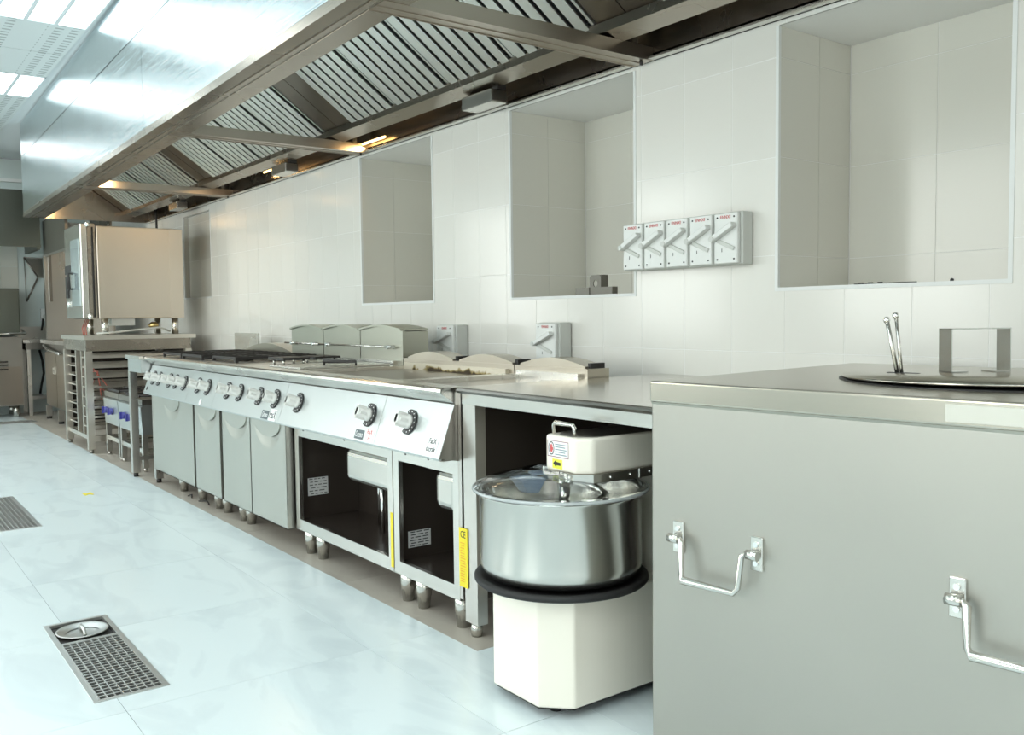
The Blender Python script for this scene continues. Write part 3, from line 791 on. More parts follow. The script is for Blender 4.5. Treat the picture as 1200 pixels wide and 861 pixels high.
# ---- D2 and D1
D2 = thing('two_burner_range', 'narrow two-burner steel range with one flush door, left of the four-knob unit', 'range', (-5.51, 2.1, 0))
body(D2, -5.76, -5.26); front_top(D2, -5.759, -5.261); control_panel(D2, -5.76, -5.26); hob_door(D2, -5.735, -5.265)
for kx in (-5.60, -5.42): knob(D2, kx)
splash(D2, -5.76, -5.26); guard_rail(D2, -5.84, -5.30)
grate(D2, -5.72, -5.32, 1.90, 2.14); grate(D2, -5.72, -5.32, 2.17, 2.41)
c = on_panel(-5.47, .672, .001)
o = MB().cyl(c, c + pn * .0015, .020, 20).build('round_sticker', M['paper_w'], D2)
D1 = thing('oven_range', 'wide gas range with five knobs, black pan grates and one wide oven door', 'range', (-6.24, 2.1, 0))
body(D1, -6.72, -5.76); front_top(D1, -6.719, -5.761); control_panel(D1, -6.72, -5.76); hob_door(D1, -6.68, -5.765)
for kx in (-6.58, -6.44, -6.20, -6.06, -5.88): knob(D1, kx)
for gx in (-6.66, -6.22):
    for gy in (1.86, 2.15): grate(D1, gx, gx + .40, gy, gy + .26)
flue(D1, -6.72, -5.76, .930, .055, 1)
c = on_panel(-6.66, .685, .001); MB().cyl(c, c + pn * .0015, .014, 16).build('igniter_button', M['black'], D1)
# legs
for t_, xs in ((A, (-3.21, -3.085, -2.80)), (B, (-4.165, -4.03)), (C, (-5.09, -4.98)), (D2, (-5.52, -5.37)), (D1, (-6.24, -5.84))):
    for x in xs: round_leg(t_, x, 1.842)
    for x in (xs[0], xs[-1]): round_leg(t_, x, 2.42)
MB().box(-6.715, -6.665, YB - .03, YB + .02, .03, .64).build('leg', M['steel_v'], D1)
MB().cyl((-6.69, YB - .005, 0), (-6.69, YB - .005, .03), .018, 12).build('foot', M['iron'], D1)

# ---- filler table left of the range, splash plate on it
t = thing('filler_table', 'small steel filler table between the wide gas range and the oven stand', 'table', (-6.93, 2.2, 0))
MB().box(-7.12, -6.73, 1.70, 2.72, .885, .912).build('tabletop', M['steel_bright'], t)
MB().box(-7.10, -6.745, 1.715, 2.70, .79, .885).build('apron', M['panel'], t)
for x in (-7.06, -6.80):
    for y in (1.735, 2.66):
        if (x, y) == (-6.80, 1.735): continue
        MB().box(x - .028, x + .028, y - .025, y + .025, .03, .79).build('leg', M['steel_v'], t)
        MB().cyl((x, y, 0), (x, y, .03), .018, 12).build('foot', M['iron'], t)
MB().box(-7.06, -6.80, 2.65, 2.67, .12, .15).box(-7.07, -7.05, 1.75, 2.65, .12, .15).build('stretcher', M['steel_v'], t)
MB().box(-7.36, -6.84, 2.62, 2.632, .912, 1.055).build('splash_plate', M['steel'], t)
b = MB(); b.box(-7.30, -7.28, 2.632, 2.66, .912, .95).box(-6.90, -6.88, 2.632, 2.66, .912, .95); b.build('plate_foot', M['steel'], t)

# ================================================================== TWO LOW BLUE-KNOB BURNERS
def low_stove(x0, x1, label):
    t = thing('low_stove', label, 'stove', ((x0 + x1) / 2, 2.1, 0), 0, 'low stoves on frames')
    YF = 1.83
    MB().prism([(YF, .285), (YF - .012, .50), (YF + .02, .515), (2.45, .515), (2.45, .285)], 'x', x0 + .004, x1 - .004).build('housing', M['panel'], t)
    MB().box(x0 + .004, x1 - .004, YF + .0, 2.44, .515, .560).build('hob_top', M['dark_steel'], t)
    for i, y in enumerate((1.98, 2.27)):
        MB().lathe([(0, .575), (.08, .575), (.10, .568), (.10, .56), (0, .56)], ((x0 + x1) / 2, y), 20).build('burner', M['iron'], t)
        g = MB(); cx = (x0 + x1) / 2
        g.box(cx - .2, cx + .2, y - .006, y + .006, .575, .590).box(cx - .006, cx + .006, y - .13, y + .13, .575, .590); g.box(cx - .21, cx + .21, y - .135, y - .125, .565, .585).build('pan_grate', M['iron'], t)
    for dx in (-.10, .09):
        x = (x0 + x1) / 2 + dx - .04
        k = MB(); k.cyl((x, YF - .008, .40), (x, YF - .035, .401), .030, 14, .026); k.box(x - .006, x + .006, YF - .05, YF - .03, .372, .43); k.build('knob', M['blue'], t, label='blue control knob')
    for x in (x0 + .03, x1 - .03):
        for y in (YF + .02, 2.40):
            MB().box(x - .02, x + .02, y - .02, y + .02, .03, .285).build('leg', M['steel_v'], t)
            MB().cyl((x, y, 0), (x, y, .03), .016, 10).build('foot', M['steel_v'], t)
    MB().box(x0 + .05, x1 - .05, YF + .005, YF + .03, .14, .175).box(x0 + .02, x0 + .045, YF + .04, 2.38, .14, .175).box(x1 - .045, x1 - .02, YF + .04, 2.38, .14, .175).build('lower_frame', M['steel_bright'], t)
low_stove(-8.42, -7.92, 'low two-knob stove with blue knobs, next to the oven stand')
low_stove(-7.91, -7.20, 'low two-knob stove with blue knobs, next to the filler table')

# ================================================================== OVEN ON ITS STAND
st = thing('oven_stand', 'open steel oven stand with tray runners under the combi oven', 'stand', (-9.0, 2.2, 0))
MB().box(-9.53, -8.50, 1.70, 2.66, 1.00, 1.035).build('stand_top', M['stand'], st)
MB().box(-9.50, -8.53, 1.72, 2.62, .90, 1.00).build('apron', M['hood'], st)
MB().box(-9.515, -9.51, 1.78, 2.57, .10, .90).build('side_sheet', M['inside'], st)  # dark sheet added to stand for the shade behind the runners
MB().box(-9.46, -8.58, 2.60, 2.606, .10, .90).build('back_sheet', M['inside'], st)  # second added dark sheet, darkens the gaps of the open stand
for x in (-9.48, -8.56):
    for y in (1.74, 2.60):
        MB().box(x - .028, x + .028, y - .028, y + .028, .035, .90).build('leg', M['stand'], st)
        MB().cyl((x, y, 0), (x, y, .035), .018, 12).build('foot', M['dark_steel'], st)
for x in (-9.10, -8.86):
    MB().box(x - .02, x + .02, 1.74, 1.78, .12, .90).build('post', M['stand'], st)
rs = None
for k in range(8):
    z = .22 + k * .088
    for x in (-8.56, -8.86, -9.10, -9.46):
        if rs is None:
            rs = MB().prism([(-.012, 0), (.012, 0), (.012, .02), (.009, .02), (.009, .003), (-.012, .003)], 'y', -.42, .42).build('tray_runner', M['stand'], st, local=True); o = rs
        else: o = share(rs, 'tray_runner', st, (0, 0, 0))
        o.location = Vector((x, 2.17, z)) - Vector(WO[st.name])
    for xa, xb in ((-9.45, -9.12), (-8.84, -8.59)):
        MB().box(xa, xb, 1.745, 1.752, z - .004, z + .008).build('rung', M['stand'], st)
MB().box(-9.45, -8.59, 1.73, 1.76, .115, .15).box(-8.58, -8.54, 1.77, 2.57, .10, .15).box(-9.50, -9.46, 1.77, 2.57, .10, .15).build('lower_frame', M['stand'], st)
for i in range(3):
    b = MB(); b.tube([(-8.9 + .1 * i, 1.80, .80 - .1 * i), (-8.7 + .05 * i, 1.82, .72), (-8.62, 1.85, .66 - .1 * i), (-8.6, 1.95, .50)], .004, 6); b.build('orange_hose' if i == 0 else 'hose', M['orange'], st)
ov = thing('combi_oven', 'large boxy steel combi oven with glass door standing on the open stand', 'oven', (-9.0, 2.2, 1.035))
MB().box(-9.42, -8.70, 1.87, 2.62, 1.185, 2.015).bevel(.008, 2).build('oven_body', M['oven'], ov)
MB().box(-8.70, -8.694, 2.50, 2.62, 1.185, 2.01).build('rear_panel', M['oven'], ov)
MB().box(-9.42, -8.715, 1.80, 1.865, 1.185, 2.03).build('door_frame', M['hood'], ov)
d = MB().box(-9.40, -8.70, 1.74, 1.795, 1.19, 2.03).bevel(.008, 2).build('door', M['steel_bright'], ov)
MB().box(-9.12, -8.78, 1.735, 1.741, 1.30, 1.90).build('door_glass', mat('oven_glass', (.55, .66, .68), .08, .6), d)
MB().box(-9.40, -9.14, 1.735, 1.741, 1.60, 1.68).build('display', M['black'], d)
MB().box(-9.36, -9.26, 1.728, 1.741, 1.38, 1.58).build('button_strip', M['black'], d)
MB().cyl((-9.28, 1.741, 1.32), (-9.28, 1.722, 1.32), .03, 16).build('dial', M['chrome'], d)
MB().tube([(-9.07, 1.74, 1.46), (-9.07, 1.70, 1.46), (-9.07, 1.70, 1.60), (-9.07, 1.74, 1.60)], .012, 8).build('handle', M['iron'], d)
for z in (1.20, 2.02): MB().cyl((-8.69, 1.80, z - .02), (-8.69, 1.80, z + .025), .02, 12).build('hinge', M['chrome'], ov)
MB().box(-8.716, -8.699, 1.833, 1.846, 1.2, 2.0).build('gasket', M['rubber'], ov)
for x in (-9.34, -8.76):
    for y in (1.93, 2.55): MB().cyl((x, y, 1.035), (x, y, 1.185), .030, 16).build('leg', M['polish'], ov)
MB().box(-9.1, -8.8, 2.0, 2.2, 1.12, 1.185).build('junction_box', M['steel'], ov)
MB().tube([(-8.72, 1.85, 1.05), (-8.72, 2.0, 1.06), (-8.74, 2.2, 1.08), (-8.72, 2.4, 1.10), (-8.74, 2.5, 1.06)], .009, 8).build('hose', M['grey_plastic'], ov)
MB().lathe([(0, 1.09), (.03, 1.09), (.045, 1.11), (.045, 1.13), (.02, 1.15), (0, 1.15)], (-8.78, 2.36), 16).build('regulator', M['brass'], ov)
b = MB()
for k in range(3): b.tube([(-9.10 + .07 * k, 1.84, 1.18), (-9.06 + .07 * k, 1.80, 1.10), (-9.02 + .07 * k, 1.80, 1.04)], .0045, 6)
b.build('hose', M['orange'], ov)

# ================================================================== STEEL TABLE
TX0, TX1 = -2.725, -1.74
tb = thing('steel_table', 'stainless steel worktable between the griddles and the big kettle, mixer below', 'table', (-2.2, 2.3, 0))
MB().box(TX0 - .012, TX1, 1.800, 2.845, .893, .912).build('tabletop', M['table_steel'], tb)
MB().prism([(1.80, .890), (1.787, .893), (1.782, .901), (1.787, .909), (1.80, .912)], 'x', TX0 - .012, TX1).build('front_nosing', M['nosing'], tb)
MB().box(TX0, TX1, 1.80, 1.82, .852, .893).build('apron', M['steel_bright'], tb)
MB().box(TX0, TX0 + .02, 1.82, 2.82, .852, .893).build('apron', M['steel'], tb)
for x in (TX0 + .04, TX1 - .04):
    for y in (1.825 if x < -2 else 1.885, 2.79):
        MB().prism([(x - .04, y - .022), (x + .04, y - .022), (x + .04, y + .022), (x - .04, y + .022)], 'z', .05, .852).build('leg', M['steel_v'], tb)
        MB().tube([(x, y, 0), (x, y, .03), (x, y, .05)], .022, 12, rads=[.020, .024, .018]).build('foot', M['polish'], tb)
MB().box(TX0 + .02, TX1, 2.50, 2.51, .12, .86).build('back_panel', M['inside'], tb)
MB().box(TX0 + .01, TX0 + .014, 1.86, 2.76, .12, .86).build('side_panel', M['inside'], tb)
wl = thing('warning_label', 'tall yellow label with conformity mark bridging narrow griddle and steel table leg', 'label', (TX0, 1.799, .28))
MB().box(TX0 - .031, TX0 + .024, 1.7988, 1.7998, .175, .395).build('strip', M['yellow'], wl)
text('lettering', 'CE', .036, M['ink'], wl, (TX0 - .004, 1.7985, .370), (PI / 2, 0, 0), .8)
b = MB()
for i in range(16): zz = .195 + i * .0095; b.box(TX0 - .022, TX0 + .012 - .012 * random.random(), 1.7982, 1.7987, zz, zz + .003)
b.build('print_lines', mat('orange_ink', (.75, .35, .03), .5), wl)

# ================================================================== SPIRAL MIXER
mc = (-2.118, 1.757)
mx_ = thing('spiral_mixer', 'cream spiral dough mixer with steel bowl and clear lid, tucked under the steel table', 'mixer', (mc[0], mc[1], 0))
def plan(x0, x1, y0, y1, c, cl=None):
    cl = c if cl is None else cl
    return [(x0 + cl, y0), (x1 - c, y0), (x1, y0 + c), (x1, y1), (x0, y1), (x0, y0 + cl)]
MB().prism(plan(-2.308, -1.937, 1.578, 2.35, .076), 'z', .032, .352).bevel(.006, 2).build('base', M['cream'], mx_)
MB().prism(plan(-2.30, -1.945, 1.586, 2.34, .074), 'z', .026, .034).build('base_plinth', M['void'], mx_)
for x, y in ((-2.03, 1.66), (-2.24, 1.66), (-2.24, 2.25), (-2.00, 2.25)): MB().tube([(x, y, 0), (x, y, .012), (x, y, .034)], .02, 12, rads=[.018, .022, .016]).build('foot', M['rubber'], mx_)
MB().lathe([(.0, .352), (.20, .352), (.262, .362), (.268, .368), (.268, .378), (.262, .382), (.245, .380), (.235, .372), (0, .372)], mc, 64).build('bumper_ring', M['rubber'], mx_)
MB().lathe([(0, .378), (.20, .378), (.232, .388), (.245, .405), (.249, .43), (.249, .625), (.256, .632), (.256, .640), (.246, .640), (.243, .630), (.243, .43), (.22, .40), (0, .395)], mc, 96).build('bowl', M['polish'], mx_, label='round polished steel mixing bowl')
lid = MB().lathe([(.262, .636), (.268, .640), (.268, .652), (.262, .656), (.22, .672), (.12, .698), (.05, .702), (.05, .698), (.12, .694), (.22, .668), (.258, .650), (.260, .636)], mc, 72, True).build('clear_lid', M['clear'], mx_, label='clear plastic safety lid')
MB().tube([(mc[0] + .268 * math.cos(a * PI / 32), mc[1] + .268 * math.sin(a * PI / 32), .645) for a in range(64)], .005, 8, closed=True).build('lid_rim', mat('clear_rim', (.75, .80, .80), .1, 0, trans=.5), lid)
# ingredient hopper moulded into the lid
hx, hyy = -2.165, 1.665
h = MB(); a = [(-.045, -.035), (.035, -.045), (.05, .035), (-.035, .045)]
b0 = [h.b.verts.new((hx + p[0], hyy + p[1], .674)) for p in a]; b1 = [h.b.verts.new((hx + p[0] * .45 + .01, hyy + p[1] * .45, .622)) for p in a]
for i in range(4): h.b.faces.new((b0[i], b0[(i + 1) % 4], b1[(i + 1) % 4], b1[i]))
for i in range(4):
    p, q = b0[i].co, b0[(i + 1) % 4].co
bmesh.ops.solidify(h.b, geom=h.b.faces[:], thickness=.004)
h.build('lid_hopper', M['hopper'], lid, label='bluish translucent feed hopper')
MB().tube([(mc[0] + .10, mc[1] - .08, .676), (mc[0] + .10, mc[1] - .085, .700), (mc[0] + .17, mc[1] + .02, .696), (mc[0] + .17, mc[1] + .025, .672)], .008, 8).build('lid_handle', M['clear'], lid)
# dough hook and breaker bar inside
sp = [(mc[0] + .0 + (.06 + .05 * math.sin(i * .05)) * math.cos(i * .32), mc[1] + .06 + .09 * math.sin(i * .32), .43 + .0075 * i) for i in range(30)]
MB().tube(sp, .014, 8).build('spiral_hook', M['polish'], mx_)
MB().cyl((mc[0] + .02, mc[1] + .0, .42), (mc[0] + .02, mc[1] + .0, .70), .018, 12).build('breaker_bar', M['polish'], mx_)
# head
HXa, HXb, HYf = -2.122, -1.940, 1.695
MB().prism(plan(HXa, HXb, HYf, 2.35, .04, .014), 'z', .706, .812).bevel(.010, 3).build('head', M['cream'], mx_)
MB().prism(plan(HXa + .012, HXb - .012, HYf + .012, 2.34, .05), 'z', .8121, .8135).build('head_cover', M['dark_steel'], mx_)
bd = MB().prism(plan(HXa - .006, HXb + .004, HYf - .006, 2.30, .042, .016), 'z', .678, .706).build('head_band', M['steel_bright'], mx_)
for x, y, n_ in ((-2.05, HYf - .008, 'f'), (-2.10, HYf - .008, 'f')): MB().cyl((x, y, .692), (x, y + .006, .692), .006, 8).build('screw', M['chrome'], bd)
for y in (1.80, 1.88, 1.96): MB().cyl((HXb + .003, y, .692), (HXb + .008, y, .692), .005, 8).build('screw', M['chrome'], bd)
MB().box(HXb + .003, HXb + .007, 1.915, 1.922, .676, .708).build('band_joint', M['chrome'], bd)
MB().cyl((HXa - .006, HYf + .035, .664), (HXa - .006, HYf + .035, .712), .028, 16).build('pivot', M['polish'], mx_)
MB().box(-2.28, -1.955, 2.02, 2.35, .352, .706).build('column', M['cream'], mx_)
MB().tube([(-2.10, HYf + .025, .81), (-2.10, HYf + .022, .838), (-2.092, HYf + .022, .846), (-2.012, HYf + .022, .846), (-2.004, HYf + .022, .838), (-2.004, HYf + .025, .81)], .0055, 10).build('handle', M['polish'], mx_)
lb = MB().box(-2.100, -2.003, HYf - .0012, HYf - .0002, .748, .797).build('hand_warning_label', M['paper_w'], mx_)
b = MB()
for a_ in ((-2.100, -2.003, .795, .797), (-2.100, -2.003, .748, .750), (-2.100, -2.098, .748, .797), (-2.005, -2.003, .748, .797)): b.box(a_[0], a_[1], HYf - .0016, HYf - .0012, a_[2], a_[3])
b.build('border', mat('maroon_ink', (.30, .12, .16), .5), lb)
b = MB(); n = 20
for i in range(n):
    a0, a1 = 2 * PI * i / n, 2 * PI * (i + 1) / n; cx_, cz_ = -2.082, .773
    b.prism([(cx_ + .011 * math.cos(a0), cz_ + .017 * math.sin(a0)), (cx_ + .013 * math.cos(a0), cz_ + .020 * math.sin(a0)), (cx_ + .013 * math.cos(a1), cz_ + .020 * math.sin(a1)), (cx_ + .011 * math.cos(a1), cz_ + .017 * math.sin(a1))], 'y', HYf - .0018, HYf - .0012)
b.build('prohibition_ring', M['ink'], lb)
b = MB().box(-2.087, -2.077, HYf - .0018, HYf - .0012, .762, .774)
for k in range(4): b.box(-2.087 + .0027 * k, -2.0852 + .0027 * k, HYf - .0018, HYf - .0012, .774, .783 + .002 * (k % 3))
b.box(-2.077, -2.074, HYf - .0018, HYf - .0012, .768, .776)
b.build('hand_symbol', M['red'], lb)
b = MB()
for i in range(5): b.box(-2.064, -2.012 - .006 * (i % 2), HYf - .0018, HYf - .0012, .755 + i * .0075, .7578 + i * .0075)
b.build('print_lines', M['ink_g'], lb)
ar = MB().box(-2.078, -2.033, HYf - .0012, HYf - .0002, .714, .742).build('arrow_label', M['yellow_b'], mx_)
MB().prism([(-2.074, .729), (-2.060, .740), (-2.060, .734), (-2.040, .733), (-2.040, .724), (-2.060, .724), (-2.060, .718)], 'y', HYf - .0018, HYf - .0012).build('arrow', M['ink'], ar)

# ================================================================== KETTLE (local frame, turned slightly)
K0 = (-1.634, 1.653, 0); KT = math.radians(5.0)
kt = thing('boiling_kettle', 'large square grey steel boiling kettle filling the right foreground', 'kettle', K0, KT)
KW, KD = 1.25, 1.05
def kb(mb, name, m_, parent=None, label=None): return mb.build(name, m_, parent or kt, label=label, local=True)
kb(MB().box(.0015, KW - .01, .006, KD - .01, .0, .945).bevel(.006, 2), 'kettle_body', M['kettle'])
kb(MB().box(0, KW, 0, KD, .945, 1.0).bevel(.006, 3), 'top_rim', M['ktop'])
kb(MB().prism([(0.002, .9475), (.008, .937), (.008, .947)], 'x', .004, KW - .004), 'weld_bead', M['ktop'])
kb(MB().box(.74, 1.10, -.0012, -.0002, .955, .989), 'tape_patch', mat('pale_tape', (.58, .57, .50), .5))
LC = (.635, .55); LR = .355
kb(MB().lathe([(0, .998), (LR + .010, .998), (LR + .010, 1.002), (LR - .01, 1.002), (LR - .012, 1.001), (0, 1.001)], LC, 64), 'mouth_ring', M['void'])
lidk = kb(MB().lathe([(0, 1.0), (LR, 1.0), (LR + .002, 1.003), (LR, 1.006), (0, 1.0065)], LC, 72), 'kettle_lid', M['ktop'], label='round flat steel lid')
def rotlid(o):
    R = Matrix.Translation((LC[0] - LR, LC[1], 1.003)) @ Matrix.Rotation(-.010, 4, 'Y') @ Matrix.Rotation(-.004, 4, 'X') @ Matrix.Translation((-(LC[0] - LR), -LC[1], -1.0))
    o.matrix_local = R
rotlid(lidk)
# strap handle on the lid
hp = MB(); w_ = .018
def strap(b, pts, w, t, d):
    """flat strip: pts path in the plane spanned by d and z; width w across"""
    pass
hx0, hy0, hx1, hy1 = .50, .57, .595, .70
dv = Vector((hx1 - hx0, hy1 - hy0, 0)).normalized(); nv = Vector((-dv.y, dv.x, 0)); P0 = Vector((hx0, hy0, 1.007)); Lh = math.hypot(hx1 - hx0, hy1 - hy0)
def slab(b, a0, a1, z0, z1, w=.028):
    q = [P0 + dv * a0 + nv * w, P0 + dv * a0 - nv * w, P0 + dv * a1 - nv * w, P0 + dv * a1 + nv * w]
    v0 = [b.b.verts.new((p.x, p.y, P0.z + z0)) for p in q]; v1 = [b.b.verts.new((p.x, p.y, P0.z + z1)) for p in q]
    b.b.faces.new(v0[::-1]); b.b.faces.new(v1)
    for i in range(4): b.b.faces.new((v0[i], v0[(i + 1) % 4], v1[(i + 1) % 4], v1[i]))
slab(hp, 0, .003, 0, .112); slab(hp, Lh - .003, Lh, 0, .112); slab(hp, 0, Lh, .109, .112); slab(hp, 0, .045, 0, .003); slab(hp, Lh - .045, Lh, 0, .003)
kb(hp, 'lid_handle', M['steel'], lidk)
lv = MB(); lx, ly = .415, .50
lv.tube([(lx - .005, ly, 1.005), (lx - .030, ly - .01, 1.145)], .0055, 10); lv.tube([(lx + .006, ly, 1.005), (lx - .016, ly + .01, 1.155)], .0045, 10)
kb(lv, 'lever', M['polish'])
lv = MB()
for (x, y, z) in ((lx - .031, ly - .01, 1.147), (lx - .017, ly + .01, 1.158)):
    lv.lathe([(0, z - .009), (.006, z - .007), (.009, z), (.006, z + .007), (0, z + .009)], (x, y), 14)
kb(lv, 'lever_knob', M['chrome'])
kb(MB().box(lx - .03, lx + .05, ly - .008, ly + .008, 1.004, 1.012), 'lever_slot', M['void'])
def bar_handle(x0, x1):
    h = MB().tube([(x0 - .012, -.018, .612), (x0 + .018, -.018, .612), (x0 + .026, -.022, .606), (x0 + .031, -.030, .530), (x0 + .040, -.034, .517), (x1 - .040, -.034, .517), (x1 - .031, -.030, .530), (x1 - .026, -.022, .606), (x1 - .018, -.018, .612), (x1 + .012, -.018, .612)], .0065, 10)
    o = kb(h, 'bar_handle', M['polish'], label='folding steel bar handle')
    for x in (x0, x1):
        p = kb(MB().box(x - .016, x + .016, -.002, .012, .572, .652).bevel(.002, 1), 'handle_plate', M['steel'], o)
        kb(MB().tube([(x - .015, -.018, .612), (x + .015, -.018, .612)], .0115, 12), 'sleeve', M['polish'], o)
        for z in (.590, .634): kb(MB().cyl((x, .0, z), (x, -.006, z), .0065, 10), 'rivet', M['chrome'], o)
bar_handle(.092, .318); bar_handle(.768, .994)

# ================================================================== SWITCH BOXES ON THE WALL
def switch_box(x0, x1, z0, z1, label, group, depth=.085, printing=True):
    t = thing('isolator_switch', label, 'switch', ((x0 + x1) / 2, YW, (z0 + z1) / 2), 0, group)
    MB().box(x0, x1, YW - depth + .02, YW - .0045, z0, z1).bevel(.004, 1).build('box', M['grey_plastic'], t)
    e = .010; yf = YW - depth
    MB().box(x0 + .004, x1 - e, yf, YW - depth + .02, z0 + .004, z1 - .004).bevel(.003, 1).build('cover', M['white_plastic'], t)
    w, h = x1 - x0, z1 - z0; cx = (x0 + x1) / 2; cz = (z0 + z1) / 2
    for sx in (.16, .80):
        for sz in (.10, .90):
            x, z = x0 + w * sx, z0 + h * sz; MB().cyl((x, yf, z), (x, yf - .002, z), .0035, 8).build('screw', M['ink'], t)
    # raised lever: one arm up to the right, one down to the right
    hx_, hz = x0 + .010, cz - .002
    def arm(dx, dz, th_, d0, d1, nm, m_):
        L_ = math.hypot(dx, dz); nx, nz = -dz / L_ * th_, dx / L_ * th_
        MB().prism([(hx_ - nx, hz - nz), (hx_ + dx - nx, hz + dz - nz), (hx_ + dx + nx, hz + dz + nz), (hx_ + nx, hz + nz)], 'y', yf - d1, yf - d0).bevel(.002, 1).build(nm, m_, t)
    arm(w * .80, h * .26, .0095, .001, .030, 'lever', M['white_plastic'])
    arm(w * .74, -h * .20, .008, .001, .006, 'lever_guide', M['grey_plastic'])
    MB().cyl((hx_ + .004, yf, hz), (hx_ + .004, yf - .034, hz), .011, 12).build('pivot', M['grey_plastic'], t)
    text('lettering', 'ENNXI', .018, M['red'], t, (cx - .004, yf - .001, z0 + h * .90), (PI / 2, 0, 0), .95)
    text('lettering', 'I', .020, M['ink'], t, (x0 + w * .34, yf - .001, z0 + h * .27), (PI / 2, 0, 0), 1.2)
pos = ['leftmost', 'second from left', 'middle', 'second from right', 'rightmost']
for k in range(5):
    x0 = -2.893 + k * .128
    switch_box(x0, x0 + .128, 1.358, 1.560, '%s of the five white lever switches in a row on the tiles' % pos[k], 'row of five lever switches')
switch_box(-3.50, -3.335, .93, 1.134, 'single white lever switch on the wall behind the narrow griddle', 'single lever switches', .10)
switch_box(-4.42, -4.235, .93, 1.122, 'single white lever switch on the wall behind the wide griddle', 'single lever switches', .10)

# ================================================================== SMALL THINGS IN THE RECESSES
t = thing('metal_bracket', 'small dark metal bracket with a round hole, standing in the middle recess', 'bracket', (-3.1, 2.95, 1.262))
b = MB(); n = 20; R = .016; cx, cz = -3.222, 1.318
x0, x1, z0, z1 = -3.262, -3.182, 1.262, 1.358
ring = [(cx + R * math.cos(2 * PI * i / n), cz + R * math.sin(2 * PI * i / n)) for i in range(n)]
def edge_pt(a):
    dx, dz = math.cos(a), math.sin(a); s_ = min((x1 - cx) / dx if dx > 1e-6 else (x0 - cx) / dx if dx < -1e-6 else 9, (z1 - cz) / dz if dz > 1e-6 else (z0 - cz) / dz if dz < -1e-6 else 9)
    return (cx + dx * s_, cz + dz * s_)
for i in range(n):
    a0, a1 = 2 * PI * i / n, 2 * PI * (i + 1) / n
    b.prism([ring[i], edge_pt(a0), edge_pt(a1), ring[(i + 1) % n]], 'y', 2.90, 2.905)
b.build('plate', M['bracket'], t)
MB().box(-3.262, -3.182, 2.905, 2.945, 1.354, 1.358).box(-3.186, -3.182, 2.905, 2.945, 1.262, 1.354).build('flange', M['bracket'], t)
MB().box(-3.36, -3.262, 2.895, 2.93, 1.262, 1.300).build('foot', M['bracket'], t)
MB().box(-3.182, -3.10, 2.895, 2.93, 1.262, 1.300).build('foot', M['bracket'], t)
t = thing('debris', 'dark crumbs of mortar and a thin rod on the sill of the right recess', 'debris', (-1.8, 2.88, 1.262))
b = MB()
for i in range(7): x = -1.84 + i * .018; b.box(x, x + .014, 2.88, 2.89, 1.262, 1.268 + .003 * (i % 2))
b.build('crumbs', M['ink'], t); MB().cyl((-1.78, 2.90, 1.266), (-1.62, 2.90, 1.266), .003, 6).build('rod', M['iron'], t)
MB().lathe([(0, 1.262), (.006, 1.264), (.006, 1.272), (0, 1.275)], (-1.50, 2.90), 10).build('nub', M['ink'], t)

# ================================================================== FAR END OF THE KITCHEN
fh = thing('far_hood', 'dark steel extraction hood above the dishwasher at the far end', 'hood', (-12.4, .7, 2.05))
MB().prism([(-.9, 2.05), (1.965, 2.05), (1.965, 2.70), (-.9, 2.70)], 'x', -12.05, -12.0).build('front_sheet', M['far_dark'], fh)
MB().box(XF + .01, -12.05, 1.93, 1.965, 2.02, 2.70).build('side_sheet', M['far_dark'], fh)
MB().box(XF + .01, -12.0, -.9, 1.965, 2.70, 2.71).build('top_sheet', M['far_dark'], fh)
MB().box(-12.0, -11.985, -.9, 1.965, 2.045, 2.075).build('bottom_lip', M['far_dark'], fh)
MB().cyl((-12.3, 1.55, 1.92), (-12.3, 1.55, 2.3), .012, 8).build('drain_stub', M['far_dark'], fh)
dw = thing('hood_dishwasher', 'tall dark steel hood-type dishwasher at the far left end', 'dishwasher', (-12.6, 1.3, 0))
MB().box(-12.93, -12.42, .95, 1.785, .14, .98).build('cabinet', M['dark_steel'], dw)
MB().box(-12.90, -12.44, .96, 1.775, 1.02, 1.57).bevel(.01, 2).build('wash_hood', M['far_dark'], dw)
MB().box(-12.42, -12.414, .97, 1.77, .16, .62).build('service_panel', M['hood_dark'], dw)
MB().tube([(-12.46, .90, 1.02), (-12.38, .90, 1.02), (-12.38, 1.80, 1.02), (-12.46, 1.83, 1.02), (-12.7, 1.83, 1.06)], .016, 10).build('lift_handle', M['chrome'], dw)
MB().box(-12.414, -12.405, 1.2, 1.62, .58, .60).box(-12.414, -12.405, 1.2, 1.62, .63, .65).box(-12.414, -12.405, 1.2, 1.62, .67, .69).build('control_strip', M['chrome'], dw)
for y in (1.05, 1.70):
    for x in (-12.50, -12.85): MB().cyl((x, y, 0), (x, y, .14), .035, 14).build('leg', M['polish'], dw)
ft = thing('sink_table', 'narrow steel side table right of the dishwasher, against the far wall', 'table', (-12.6, 2.05, 0))
MB().box(-12.93, -12.45, 1.80, 2.38, .90, .94).build('tabletop', M['steel_v'], ft)
MB().box(-12.94, -12.92, 1.80, 2.38, .94, 1.10).build('upstand', M['steel_v'], ft)
MB().box(-12.90, -12.48, 1.83, 2.36, .82, .90).build('apron', M['dark_steel'], ft)
for x in (-12.49, -12.88):
    for y in (1.86, 2.34): MB().box(x - .022, x + .022, y - .022, y + .022, 0.0, .82).build('leg', M['steel_v'], ft)
MB().box(-12.87, -12.50, 1.88, 2.32, .20, .24).build('shelf', M['steel_v'], ft)
hs = MB().tube([(-12.925, 2.05, .80), (-12.925, 2.08, .66), (-12.925, 2.09, .50), (-12.925, 2.06, .36), (-12.925, 2.04, .24)], .014, 8)
tag(hs.build('waste_hose', M['rubber']), 'black waste hose hanging under the narrow sink table', 'hose')
